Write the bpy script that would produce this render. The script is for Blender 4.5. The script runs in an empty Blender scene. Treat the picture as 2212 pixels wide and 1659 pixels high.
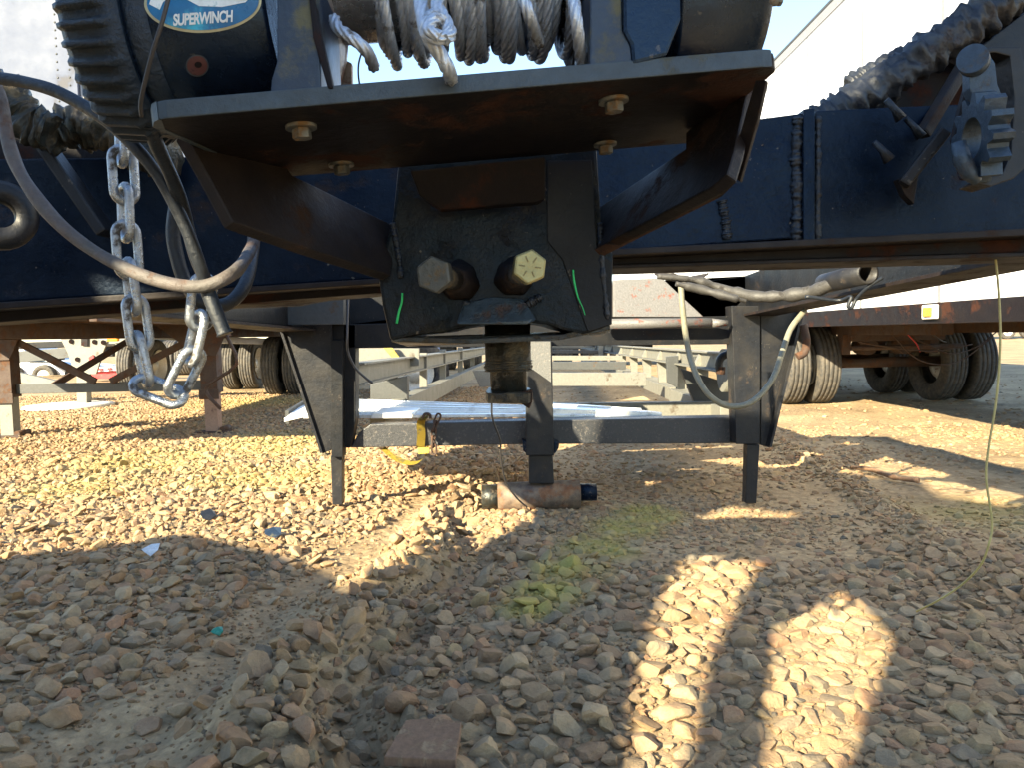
import bpy, bmesh, math, random
import numpy as np
from mathutils import Vector, Matrix, noise
random.seed(7); rng = np.random.default_rng(7)
SC = bpy.context.scene
COL = SC.collection
R = math.radians
# ------------------------------------------------------------------ camera
CW, CH, FOC = 2212.0, 1659.0, 1671.0
PITCH, ROLL, CAMH = R(-3.7), R(1.25), 0.95
def rotcam(x, y, z):
    c, s = math.cos(ROLL), math.sin(ROLL)
    x, z = x*c + z*s, -x*s + z*c
    c, s = math.cos(PITCH), math.sin(PITCH)
    return Vector((x, y*c - z*s, y*s + z*c))
cam = bpy.data.cameras.new('camera')
co = bpy.data.objects.new('camera', cam); COL.objects.link(co); SC.camera = co
cam.sensor_width = 36; cam.lens = 36*FOC/CW; cam.clip_start = 0.02; cam.clip_end = 3000
r_, u_, f_ = rotcam(1, 0, 0), rotcam(0, 0, 1), rotcam(0, 1, 0)
co.matrix_world = Matrix(((r_.x, u_.x, -f_.x, 0), (r_.y, u_.y, -f_.y, 0), (r_.z, u_.z, -f_.z, CAMH), (0, 0, 0, 1)))
# ------------------------------------------------------------------ light
AZ, EL = R(39), R(24)              # sunlight travels towards azimuth AZ (right of +Y)
w = bpy.data.worlds.new('World'); SC.world = w; w.use_nodes = True
nt = w.node_tree; bg = nt.nodes['Background']
sky = nt.nodes.new('ShaderNodeTexSky'); sky.sky_type = 'NISHITA'; sky.sun_disc = False
sky.sun_elevation = EL; sky.sun_rotation = math.pi + AZ
sky.air_density = 1.0; sky.dust_density = 0.15; sky.ozone_density = 2.0
nt.links.new(sky.outputs[0], bg.inputs[0]); bg.inputs[1].default_value = 0.10
sl = bpy.data.lights.new('sun', 'SUN'); so = bpy.data.objects.new('sun', sl); COL.objects.link(so)
sl.energy = 5.0; sl.angle = R(0.55); sl.color = (1.0, 0.88, 0.62)
so.rotation_euler = Vector((math.sin(AZ)*math.cos(EL), math.cos(AZ)*math.cos(EL), -math.sin(EL))).to_track_quat('-Z', 'Y').to_euler()
so.location = (-8, -10, 9)
SC.view_settings.view_transform = 'Standard'; SC.view_settings.look = 'None'
SC.view_settings.gamma = 1; SC.view_settings.use_curve_mapping = False
SC.view_settings.exposure = 2.2
SC.cycles.max_bounces = 6; SC.cycles.use_denoising = True

# ------------------------------------------------------------------ helpers
def P(u, v, Y):
    """a point seen at (u, v) of a 2212 px wide picture, at forward distance Y"""
    d = rotcam((u-CW/2)/FOC, 1.0, -(v-CH/2)/FOC)
    t = Y/d.y
    return Vector((d.x*t, d.y*t, CAMH + d.z*t))
def G(u, v, z=0.0):
    d = rotcam((u-CW/2)/FOC, 1.0, -(v-CH/2)/FOC)
    t = (z-CAMH)/d.z
    return Vector((d.x*t, d.y*t, z))

def nodes(m):
    m.use_nodes = True; t = m.node_tree
    return t, t.nodes['Principled BSDF'], t.nodes.new, t.links.new
def mat(name, base, rough=0.6, metal=0.0, patch=None, amount=0.5, pscale=6.0, bump=0.15, bscale=60.0,
        vary=0.25, dust=None, dustamt=0.0, spec=0.5, streak=1.0, seed=0.0, chips=0.0, tint=None):
    m = bpy.data.materials.new(name); t, b, N, L = nodes(m)
    tc = N('ShaderNodeTexCoord'); mp = N('ShaderNodeMapping'); L(tc.outputs['Object'], mp.inputs[0])
    mp.inputs['Scale'].default_value = (1, 1, streak); mp.inputs['Location'].default_value = (seed, seed*.7, seed*.3)
    n1 = N('ShaderNodeTexNoise'); n1.inputs['Scale'].default_value = pscale; n1.inputs['Detail'].default_value = 9; n1.inputs['Roughness'].default_value = .68
    L(mp.outputs[0], n1.inputs[0])
    n2 = N('ShaderNodeTexNoise'); n2.inputs['Scale'].default_value = bscale; n2.inputs['Detail'].default_value = 6; n2.inputs['Roughness'].default_value = .7
    L(mp.outputs[0], n2.inputs[0])
    hs = N('ShaderNodeHueSaturation'); hs.inputs['Color'].default_value = (*base, 1)
    mr = N('ShaderNodeMapRange'); mr.inputs[1].default_value = .25; mr.inputs[2].default_value = .75
    mr.inputs[3].default_value = 1-vary; mr.inputs[4].default_value = 1+vary
    L(n2.outputs[0], mr.inputs[0]); L(mr.outputs[0], hs.inputs['Value'])
    out = hs.outputs[0]; fac = None
    if patch:
        cr = N('ShaderNodeMapRange'); cr.interpolation_type = 'SMOOTHSTEP'
        thr = .72 - .44*amount
        cr.inputs[1].default_value = thr; cr.inputs[2].default_value = thr+.10
        L(n1.outputs[0], cr.inputs[0])
        hp = N('ShaderNodeHueSaturation'); hp.inputs['Color'].default_value = (*patch, 1); L(mr.outputs[0], hp.inputs['Value'])
        mx = N('ShaderNodeMix'); mx.data_type = 'RGBA'; L(cr.outputs[0], mx.inputs[0]); L(out, mx.inputs[6]); L(hp.outputs[0], mx.inputs[7])
        out = mx.outputs[2]; fac = cr.outputs[0]
    if dust:
        n3 = N('ShaderNodeTexNoise'); n3.inputs['Scale'].default_value = pscale*2.3; n3.inputs['Detail'].default_value = 8
        mp3 = N('ShaderNodeMapping'); mp3.inputs['Location'].default_value = (4.1, 2.2, 7.7); L(mp.outputs[0], mp3.inputs[0]); L(mp3.outputs[0], n3.inputs[0])
        c3 = N('ShaderNodeMapRange'); c3.inputs[1].default_value = .38; c3.inputs[2].default_value = .7; c3.inputs[4].default_value = dustamt
        L(n3.outputs[0], c3.inputs[0])
        mx = N('ShaderNodeMix'); mx.data_type = 'RGBA'; L(c3.outputs[0], mx.inputs[0]); L(out, mx.inputs[6]); mx.inputs[7].default_value = (*dust, 1)
        out = mx.outputs[2]
    if chips:
        n4 = N('ShaderNodeTexNoise'); n4.inputs['Scale'].default_value = 120; n4.inputs['Detail'].default_value = 3; L(tc.outputs['Object'], n4.inputs[0])
        n5 = N('ShaderNodeTexNoise'); n5.inputs['Scale'].default_value = 9; n5.inputs['Detail'].default_value = 4; L(tc.outputs['Object'], n5.inputs[0])
        a5 = N('ShaderNodeMath'); a5.operation = 'MULTIPLY_ADD'; a5.inputs[1].default_value = .45; L(n5.outputs[0], a5.inputs[0]); L(n4.outputs[0], a5.inputs[2])
        c5 = N('ShaderNodeMapRange'); c5.inputs[1].default_value = .93; c5.inputs[2].default_value = .97; c5.inputs[4].default_value = chips; L(a5.outputs[0], c5.inputs[0])
        mx = N('ShaderNodeMix'); mx.data_type = 'RGBA'; L(c5.outputs[0], mx.inputs[0]); L(out, mx.inputs[6]); mx.inputs[7].default_value = (.13, .11, .085, 1); out = mx.outputs[2]
    L(out, b.inputs['Base Color'])
    if tint: b.inputs['Specular Tint'].default_value = (*tint, 1)
    b.inputs['Metallic'].default_value = metal; b.inputs['Specular IOR Level'].default_value = spec
    rr = N('ShaderNodeMapRange'); rr.inputs[1].default_value = .3; rr.inputs[2].default_value = .7
    rr.inputs[3].default_value = max(.05, rough-.13); rr.inputs[4].default_value = min(1, rough+.13); L(n1.outputs[0], rr.inputs[0])
    if fac is not None:
        ad = N('ShaderNodeMath'); ad.operation = 'MULTIPLY_ADD'; ad.inputs[1].default_value = .35; L(fac, ad.inputs[0]); L(rr.outputs[0], ad.inputs[2]); ad.use_clamp = True
        L(ad.outputs[0], b.inputs['Roughness'])
        if metal > 0:
            mm = N('ShaderNodeMapRange'); mm.inputs[3].default_value = metal; mm.inputs[4].default_value = 0; L(fac, mm.inputs[0]); L(mm.outputs[0], b.inputs['Metallic'])
    else: L(rr.outputs[0], b.inputs['Roughness'])
    if bump:
        bp = N('ShaderNodeBump'); bp.inputs['Strength'].default_value = bump; bp.inputs['Distance'].default_value = .004
        if fac is not None:
            a2 = N('ShaderNodeMath'); a2.operation = 'MULTIPLY_ADD'; a2.inputs[1].default_value = -.5; L(fac, a2.inputs[0]); L(n2.outputs[0], a2.inputs[2]); L(a2.outputs[0], bp.inputs['Height'])
        else: L(n2.outputs[0], bp.inputs['Height'])
        L(bp.outputs[0], b.inputs['Normal'])
    return m
M = {}
M['paint'] = mat('black_paint', (.002, .005, .012), .31, 0, (.024, .015, .010), .36, 6, .5, 45, .45, (.014, .020, .030), .45, spec=.30, chips=.9, tint=(.30, .40, .56))
M['paint_bump'] = mat('thick_black_paint', (.003, .007, .017), .28, 0, (.026, .018, .013), .26, 9, 1.0, 28, .4, (.012, .022, .034), .35, spec=.28, chips=.8, tint=(.30, .40, .56))
M['paint_dark'] = mat('dull_dark_paint', (.006, .007, .009), .5, 0, (.030, .018, .011), .28, 6, .4, 50, .35, (.022, .019, .016), .4, spec=.22, chips=.5)
M['coupler_paint'] = mat('greasy_black_paint', (.005, .008, .011), .34, 0, (.030, .030, .024), .40, 11, 1.0, 30, .45, (.030, .020, .012), .4, spec=.26, chips=.8, tint=(.5, .6, .7))
M['tongue'] = mat('worn_bluish_steel', (.05, .07, .085), .4, .2, (.07, .04, .03), .45, 22, .9, 70, .4)
M['paint_grey'] = mat('dusty_black_paint', (.009, .010, .013), .42, 0, (.045, .028, .017), .30, 5, .4, 50, .4, (.036, .031, .025), .45, spec=.30, chips=.6)
M['under'] = mat('rusty_underside', (.007, .005, .006), .6, 0, (.040, .014, .008), .42, 6, .4, 50, .35, (.03, .018, .010), .15, spec=.2)
M['gusset'] = mat('rusty_brown_paint', (.010, .007, .007), .6, 0, (.038, .018, .010), .38, 7, .45, 40, .35, (.04, .026, .016), .35, spec=.25)
M['rust'] = mat('orange_rust', (.07, .028, .012), .85, 0, (.02, .012, .009), .5, 25, .7, 80, .4)
M['edge'] = mat('worn_grey_edge', (.035, .050, .062), .5, 0, (.075, .07, .042), .36, 9, .3, 60, .3)
M['plate_blue'] = mat('blue_black_bracket', (.016, .030, .055), .42, 0, (.10, .095, .055), .36, 7, .25, 60, .2)
M['housing'] = mat('satin_black_housing', (.004, .008, .018), .26, 0, (.03, .03, .018), .16, 8, .25, 90, .3, (.02, .03, .045), .15, spec=.45, chips=.5, tint=(.5, .72, 1))
M['cast'] = mat('rough_cast_black', (.008, .017, .030), .42, 0, (.04, .05, .05), .20, 12, .8, 110, .3)
M['grease'] = mat('greasy_steel', (.030, .024, .016), .35, .3, (.11, .075, .035), .45, 14, .9, 50, .5, (.02, .05, .06), .4)
M['bolt'] = mat('zinc_bolt', (.17, .17, .155), .40, .6, (.16, .09, .035), .42, 25, .25, 120, .2)
M['bolt_dull'] = mat('dull_steel_bolt', (.085, .085, .075), .45, .5, (.12, .075, .03), .36, 30, .3, 120, .3)
M['bolt_gold'] = mat('yellow_zinc_bolt', (.30, .26, .12), .40, .6, (.22, .14, .05), .22, 30, .2, 120, .2)
M['bolt_mark'] = mat('bolt_mark', (.20, .16, .07), .6, .3, bump=0)
M['chain'] = mat('zinc_chain', (.42, .44, .46), .30, .9, (.07, .06, .05), .35, 45, .5, 160, .35)
M['rope'] = mat('galvanised_wire_rope', (.50, .54, .60), .36, .55, (.10, .09, .08), .40, 35, .3, 220, .3)
M['hose_brown'] = mat('weathered_grey_hose', (.085, .078, .07), .62, 0, (.11, .07, .05), .45, 14, .6, 90, .3, (.22, .06, .045), .10)
M['hose_black'] = mat('black_hose', (.010, .013, .018), .45, 0, (.03, .027, .024), .2, 15, .5, 90, .3)
M['hose_grey'] = mat('grey_loom', (.045, .042, .038), .6, 0, (.025, .022, .02), .4, 20, .5, 90, .3)
M['tube_olive'] = mat('olive_plastic_tube', (.19, .18, .13), .42, 0, bump=.1)
M['wire_dark'] = mat('dark_wire', (.035, .030, .028), .5)
M['wire_yellow'] = mat('yellow_wire', (.40, .34, .13), .45)
M['rubber'] = mat('tyre_rubber', (.040, .038, .036), .8, 0, (.10, .085, .065), .4, 9, .4, 70, .25, (.20, .165, .12), .35)
M['rim'] = mat('wheel_rim', (.55, .54, .50), .45, .3, (.2, .12, .07), .25, 8)
M['brown'] = mat('brown_steel', (.045, .024, .016), .75, 0, (.08, .036, .018), .5, 7, .4, 50, .35, (.10, .07, .045), .3)
M['greybeam'] = mat('grey_steel', (.16, .155, .13), .6, 0, (.09, .07, .05), .28, 8, .3, 60, .2)
M['greydark'] = mat('dark_grey_steel', (.05, .052, .05), .55, 0, (.08, .05, .03), .25, 8, .3, 60, .25)
M['speckle'] = mat('speckled_grey_paint', (.11, .11, .105), .55, 0, (.18, .17, .155), .45, 60, .5, 160, .35)  # lighter grey that imitates sun on the stand
M['redspeckle'] = mat('flaking_red_grey_paint', (.11, .105, .10), .5, 0, (.17, .055, .035), .36, 18, .6, 120, .35)
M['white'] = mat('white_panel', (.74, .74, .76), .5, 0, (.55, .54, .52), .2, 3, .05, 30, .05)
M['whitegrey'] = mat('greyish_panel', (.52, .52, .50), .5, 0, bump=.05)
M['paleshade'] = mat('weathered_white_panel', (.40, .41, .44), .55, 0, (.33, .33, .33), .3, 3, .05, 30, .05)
M['frontgrey'] = mat('lavender_grey_panel', (.092, .108, .155), .6, 0, (.10, .10, .11), .3, 3, .05, 30, .05, spec=.2)  # pale nose panel, darkened and blued to put shade into its colour
M['railgrey'] = mat('dull_rail', (.20, .20, .21), .6, 0, bump=.05)
M['beamspeckle'] = mat('speckled_black_paint', (.022, .023, .026), .38, 0, (.10, .09, .08), .4, 70, .6, 190, .5, spec=.6)
M['alu'] = mat('aluminium_ramp', (.66, .69, .74), .34, .75, (.45, .45, .43), .35, 9, .2, 90, .15)
M['alubright'] = mat('bright_aluminium', (.82, .82, .80), .4, .35, (.6, .58, .55), .3, 9, .2, 90, .1)
M['blue'] = mat('blue_paint', (.03, .09, .30), .45)
M['red'] = mat('red_paint', (.42, .02, .02), .45, 0, (.55, .10, .07), .3, 9)
M['yellow'] = mat('yellow_strap', (.45, .33, .05), .65, 0, (.25, .20, .07), .45, 25, .5, 300, .15)
M['orange'] = mat('amber_lens', (.85, .33, .03), .2)
M['lenswhite'] = mat('lamp_surround', (.75, .70, .60), .4)
M['green'] = mat('green_paint_mark', (.02, .50, .13), .55, bump=0)
M['labelblue'] = mat('blue_decal', (.012, .14, .33), .3, 0, (.05, .38, .55), .42, 9, 0)
M['labelrim'] = mat('gold_decal_rim', (.42, .40, .27), .35, .4, bump=0)
M['labelwhite'] = mat('white_decal_print', (.68, .73, .75), .5, 0, (.3, .45, .5), .3, 60, 0)
M['rustspot'] = mat('dark_red_plug', (.085, .028, .025), .55, 0, (.04, .02, .02), .4, 60)
M['pinkrust'] = mat('worn_flange_steel', (.30, .255, .235), .45, .4, (.17, .075, .05), .46, 14, .5, 90, .3)
M['drum'] = mat('bare_drum_steel', (.50, .50, .50), .28, .8, (.20, .08, .05), .36, 20, .4, 90, .3)
M['wood'] = mat('weathered_board', (.20, .115, .065), .9, 0, (.28, .19, .11), .45, 14, .9, 70, .35, streak=.4)
M['glass_green'] = mat('green_glass', (.03, .22, .15), .25)
M['plastic_clear'] = mat('cloudy_plastic', (.5, .55, .6), .3)
M['cone'] = mat('pale_concrete', (.55, .53, .46), .9)
M['sprocket'] = mat('dull_cast_steel', (.035, .052, .072), .42, .4, (.07, .05, .035), .33, 14, .5, 90, .3)
M['weld'] = mat('weld_bead', (.009, .012, .018), .38, .1, (.03, .02, .012), .25, 20, 1.0, 60, .4)

def link_mesh(name, me, m=None, parent=None):
    cs = np.array([v.co for v in me.vertices]) if len(me.vertices) else np.zeros((1, 3))
    c = Vector((cs.min(0)+cs.max(0))/2)
    me.transform(Matrix.Translation(-c))
    o = bpy.data.objects.new(name, me); COL.objects.link(o); o.location = c
    if m: me.materials.append(M[m] if isinstance(m, str) else m)
    if parent is not None:
        o.parent = parent; o.location = c - wloc(parent)
    return o
def wloc(o):
    l = Vector(o.location)
    while o.parent: o = o.parent; l = l + o.location
    return l
def thing(name, loc, label, cat, group=None):
    o = bpy.data.objects.new(name, None); COL.objects.link(o); o.location = loc; o.empty_display_size = .1
    o['label'] = label; o['category'] = cat
    if group: o['group'] = group
    return o
def tag(o, label, cat, group=None):
    o['label'] = label; o['category'] = cat
    if group: o['group'] = group
    return o
class MB:
    def __init__(s): s.bm = bmesh.new(); s.smooth = False
    def prism(s, pts, ext, bev=0.0):
        """closed polygon of world points extruded by vector ext"""
        pts = [Vector(p) for p in pts]; ext = Vector(ext); n = len(pts)
        a = [s.bm.verts.new(p) for p in pts]; b = [s.bm.verts.new(p+ext) for p in pts]
        fs = [s.bm.faces.new(a), s.bm.faces.new(b[::-1])]
        for i in range(n): fs.append(s.bm.faces.new((a[i], b[i], b[(i+1) % n], a[(i+1) % n])))
        bmesh.ops.recalc_face_normals(s.bm, faces=fs)
        if bev:
            es = list({e for f in fs for e in f.edges})
            bmesh.ops.bevel(s.bm, geom=es, offset=bev, segments=2, profile=.6, affect='EDGES', clamp_overlap=True)
        return s
    def box(s, x0, x1, y0, y1, z0, z1, bev=0.0):
        return s.prism([(x0, y0, z0), (x1, y0, z0), (x1, y0, z1), (x0, y0, z1)], (0, y1-y0, 0), bev)
    def bar(s, p0, p1, wd, ht, up=(0, 0, 1), bev=0.0):
        p0, p1 = Vector(p0), Vector(p1); d = (p1-p0).normalized(); sd = d.cross(Vector(up)).normalized(); upv = sd.cross(d)
        a, b = sd*wd/2, upv*ht/2
        return s.prism([p0-a-b, p0+a-b, p0+a+b, p0-a+b], p1-p0, bev)
    def cyl(s, p0, p1, r0, r1=None, n=24, caps=True):
        p0, p1 = Vector(p0), Vector(p1); r1 = r0 if r1 is None else r1
        return s.lathe(p0, p1-p0, [(0, r0), ((p1-p0).length, r1)], n, caps)
    def lathe(s, o, axis, prof, n=32, caps=True, a0=0, a1=2*math.pi, rfun=None):
        o = Vector(o); ax = Vector(axis).normalized()
        ref = Vector((0, 0, 1)) if abs(ax.z) < .9 else Vector((0, 1, 0))
        e1 = ax.cross(ref).normalized(); e2 = ax.cross(e1)
        full = abs(a1-a0) > 6.28; rows = []
        for (h, r) in prof:
            row = []
            for i in range(n if full else n+1):
                a = a0+(a1-a0)*i/n; rr = r if rfun is None else rfun(h, r, a)
                row.append(s.bm.verts.new(o+ax*h+(e1*math.cos(a)+e2*math.sin(a))*rr))
            rows.append(row)
        fs = []
        for j in range(len(rows)-1):
            m = len(rows[j])
            for i in range(m if full else m-1):
                f = s.bm.faces.new((rows[j][i], rows[j][(i+1) % m], rows[j+1][(i+1) % m], rows[j+1][i])); f.smooth = True; fs.append(f)
        if caps and full:
            fs.append(s.bm.faces.new(rows[0])); fs.append(s.bm.faces.new(rows[-1][::-1]))
        bmesh.ops.recalc_face_normals(s.bm, faces=fs)
        return s
    def tube(s, pts, r, n=10, sub=6, lobes=0, twist=0.0, lobe_amp=0.0, jit=0.0, flat=None, rough=0.0, rf=60):
        pts = catmull(pts, sub) if sub > 1 else [Vector(p) for p in pts]
        T = []
        for i in range(len(pts)):
            a, b = pts[max(0, i-1)], pts[min(len(pts)-1, i+1)]; d = (b-a)
            T.append(d.normalized() if d.length > 1e-9 else Vector((0, 0, 1)))
        nv = T[0].orthogonal().normalized(); rows = []; L = 0; fs = []
        for i, p in enumerate(pts):
            nv = (nv - T[i]*nv.dot(T[i])).normalized(); bv = T[i].cross(nv)
            if i: L += (p-pts[i-1]).length
            rr = r[min(i, len(r)-1)] if isinstance(r, (list, tuple)) else r
            rr *= 1+jit*noise.noise(Vector((L*25, r if not isinstance(r, (list, tuple)) else 1, p.x*3)))
            row = []
            for k in range(n):
                a = 2*math.pi*k/n; q = rr
                if lobes: q = rr*(1-lobe_amp+lobe_amp*abs(math.cos(lobes*.5*(a-twist*L)))*1.0)
                if rough:
                    w3 = p+(nv*math.cos(a)+bv*math.sin(a))*q; q *= 1+rough*noise.noise(w3*rf)+rough*.5*noise.noise(w3*rf*2.7)
                ox, oy = math.cos(a)*q, math.sin(a)*q
                row.append(s.bm.verts.new(p+nv*ox+bv*oy))
            rows.append(row)
        for j in range(len(rows)-1):
            for k in range(n):
                f = s.bm.faces.new((rows[j][k], rows[j][(k+1) % n], rows[j+1][(k+1) % n], rows[j+1][k])); f.smooth = True; fs.append(f)
        fs.append(s.bm.faces.new(rows[0])); fs.append(s.bm.faces.new(rows[-1][::-1]))
        bmesh.ops.recalc_face_normals(s.bm, faces=fs)
        return s
    def hexa(s, p0, axis, r, h, rot=0.0, bev=.0012):
        ax = Vector(axis).normalized(); e1 = ax.orthogonal().normalized(); e2 = ax.cross(e1)
        pts = [Vector(p0)+(e1*math.cos(rot+i*math.pi/3)+e2*math.sin(rot+i*math.pi/3))*r for i in range(6)]
        return s.prism(pts, ax*h, bev)
    def build(s, name, m=None, parent=None):
        me = bpy.data.meshes.new(name); s.bm.to_mesh(me); s.bm.free(); return link_mesh(name, me, m, parent)
def catmull(pts, sub):
    pts = [Vector(p) for p in pts]; out = []
    q = [pts[0]*2-pts[1]] + pts + [pts[-1]*2-pts[-2]]
    for i in range(1, len(q)-2):
        for k in range(sub):
            t = k/sub; a, b, c, d = q[i-1], q[i], q[i+1], q[i+2]
            out.append(.5*((2*b)+(c-a)*t+(2*a-5*b+4*c-d)*t*t+(3*b-a-3*c+d)*t**3))
    out.append(pts[-1]); return out
def copy_tree(o, parent=None):
    c = o.copy(); COL.objects.link(c); c.parent = parent
    for ch in [x for x in o.children]: copy_tree(ch, c)
    return c
def PP(lst, Y=None):
    return [P(a[0], a[1], a[2] if len(a) > 2 else Y) for a in lst]

# ------------------------------------------------------------------ ground
def seg(x, y, pts):
    """distance and parameter to a polyline (numpy)"""
    best = np.full(np.shape(x), 1e9)
    for (a, b) in zip(pts[:-1], pts[1:]):
        ax, ay, bx, by = a[0], a[1], b[0], b[1]; L2 = (bx-ax)**2+(by-ay)**2
        t = np.clip(((x-ax)*(bx-ax)+(y-ay)*(by-ay))/L2, 0, 1)
        best = np.minimum(best, np.hypot(x-ax-t*(bx-ax), y-ay-t*(by-ay)))
    return best
def gl(pts): return [G(*p)[:2] for p in pts]
PATH = gl([(120, 1659), (330, 1600), (560, 1400), (720, 1220), (880, 1130), (1010, 1050)])
RIDGE = gl([(560, 1659), (640, 1480), (760, 1300), (860, 1220), (960, 1120), (1050, 1040)])
RUT = gl([(720, 1659), (830, 1430), (930, 1290), (990, 1200), (1040, 1120)])
BANK = gl([(1650, 960), (1760, 1010), (1880, 1080), (2000, 1180), (2212, 1290)])
LOWR = gl([(1620, 985), (1800, 1040), (1850, 1085)])
def vnoise(x, y, s, o=0.0):
    x = np.asarray(x)*s+o+1000; y = np.asarray(y)*s+o*1.7+1000
    xi, yi = np.floor(x).astype(np.int64), np.floor(y).astype(np.int64); fx, fy = x-xi, y-yi
    fx = fx*fx*(3-2*fx); fy = fy*fy*(3-2*fy)
    def h(a, b):
        n = (a*374761393+b*668265263) & 0x7fffffff; n = ((n ^ (n >> 13))*1274126177) & 0x7fffffff
        return ((n ^ (n >> 16)) & 0xffff)/65535.0
    return (h(xi, yi)*(1-fx)+h(xi+1, yi)*fx)*(1-fy)+(h(xi, yi+1)*(1-fx)+h(xi+1, yi+1)*fx)*fy
def hgt(x, y):
    x = np.asarray(x, float); y = np.asarray(y, float)
    wx = x+(vnoise(x, y, 2.6, 21)-.5)*.22+(vnoise(x, y, 8, 31)-.5)*.07; wy = y+(vnoise(x, y, 2.6, 41)-.5)*.2
    near = np.clip(1.6-np.hypot(x, y-3)/9, 0, 1)
    z = (vnoise(x, y, .5)-.5)*.05*near + (vnoise(x, y, 2.2, 5)-.5)*.03*near + (vnoise(x, y, 7, 9)-.5)*.014*near
    z += .068*np.exp(-(seg(wx, wy, RIDGE)/.14)**2)*(.25+1.1*vnoise(x, y, 4, 15))
    z -= .035*np.exp(-(seg(wx, wy, PATH)/.13)**2)
    z -= .085*np.exp(-(seg(wx, wy, RUT)/.10)**2)*(.35+1.0*vnoise(x, y, 4, 17))
    z += .035*np.exp(-(seg(x, y, BANK)/.12)**2)*(.5+vnoise(x, y, 5))
    d = seg(x, y, BANK); z += .03*np.exp(-(d/.09)**2)*(vnoise(x, y, 12, 3)-.3)
    return z
def axis_pts(lo, hi, step, a, b, g=1.13):
    c = list(np.arange(lo, hi, step)); s = step; x = c[-1]; 
    while x < b: s *= g; x += s; c.append(x)
    s = step; x = lo; pre = []
    while x > a: s *= g; x -= s; pre.append(x)
    return np.array(pre[::-1]+c)
def dirt_material():
    m = bpy.data.materials.new('packed_dirt'); t, b, N, L = nodes(m)
    g = N('ShaderNodeNewGeometry')
    n1 = N('ShaderNodeTexNoise'); n1.inputs['Scale'].default_value = 1.3; n1.inputs['Detail'].default_value = 10; n1.inputs['Roughness'].default_value = .65; L(g.outputs['Position'], n1.inputs[0])
    n2 = N('ShaderNodeTexNoise'); n2.inputs['Scale'].default_value = 38; n2.inputs['Detail'].default_value = 8; n2.inputs['Roughness'].default_value = .75; L(g.outputs['Position'], n2.inputs[0])
    r = N('ShaderNodeValToRGB'); L(n1.outputs[0], r.inputs[0])
    e = r.color_ramp.elements; e[0].position = .3; e[0].color = (.24, .165, .09, 1); e[1].position = .7; e[1].color = (.58, .43, .245, 1)
    x = e.new(.5); x.color = (.42, .30, .17, 1)
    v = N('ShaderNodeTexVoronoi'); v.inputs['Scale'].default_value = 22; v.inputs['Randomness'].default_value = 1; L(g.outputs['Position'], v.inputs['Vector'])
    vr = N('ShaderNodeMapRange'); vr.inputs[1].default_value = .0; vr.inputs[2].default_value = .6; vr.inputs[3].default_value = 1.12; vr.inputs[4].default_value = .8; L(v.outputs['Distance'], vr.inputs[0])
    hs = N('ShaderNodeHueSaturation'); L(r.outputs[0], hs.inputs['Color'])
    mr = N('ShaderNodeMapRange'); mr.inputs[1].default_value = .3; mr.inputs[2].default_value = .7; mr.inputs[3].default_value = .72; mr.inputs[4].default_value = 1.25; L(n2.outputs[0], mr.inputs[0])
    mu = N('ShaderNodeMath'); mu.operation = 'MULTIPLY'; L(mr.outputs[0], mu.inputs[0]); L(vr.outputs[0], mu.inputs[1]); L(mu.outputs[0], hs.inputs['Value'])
    out = moss_and_light(N, L, g, hs.outputs[0])
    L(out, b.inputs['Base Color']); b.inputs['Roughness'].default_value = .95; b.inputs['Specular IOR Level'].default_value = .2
    b1 = N('ShaderNodeBump'); b1.inputs['Strength'].default_value = .9; b1.inputs['Distance'].default_value = .012; L(n2.outputs[0], b1.inputs['Height'])
    b2 = N('ShaderNodeBump'); b2.inputs['Strength'].default_value = .45; b2.inputs['Distance'].default_value = .02; b2.invert = True; L(v.outputs['Distance'], b2.inputs['Height']); L(b1.outputs[0], b2.inputs['Normal'])
    L(b2.outputs[0], b.inputs['Normal'])
    return m
MOSS_AND_LIGHT = [((1400, 1110), .24, .17), ((1350, 1140), .24, .15), ((1290, 1185), .24, .13), ((1235, 1235), .22, .11), ((1185, 1285), .20, .09), ((1140, 1320), .16, .07), ((300, 1000), 1.0, .42), ((600, 960), 1.1, .5), ((180, 1050), .6, .3), ((2130, 1110), .5, .25), ((560, 1030), .8, .3), ((560, 870), 1.6, .6)]  # small ellipses paint a streak of greenish light, large ones are algae
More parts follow.
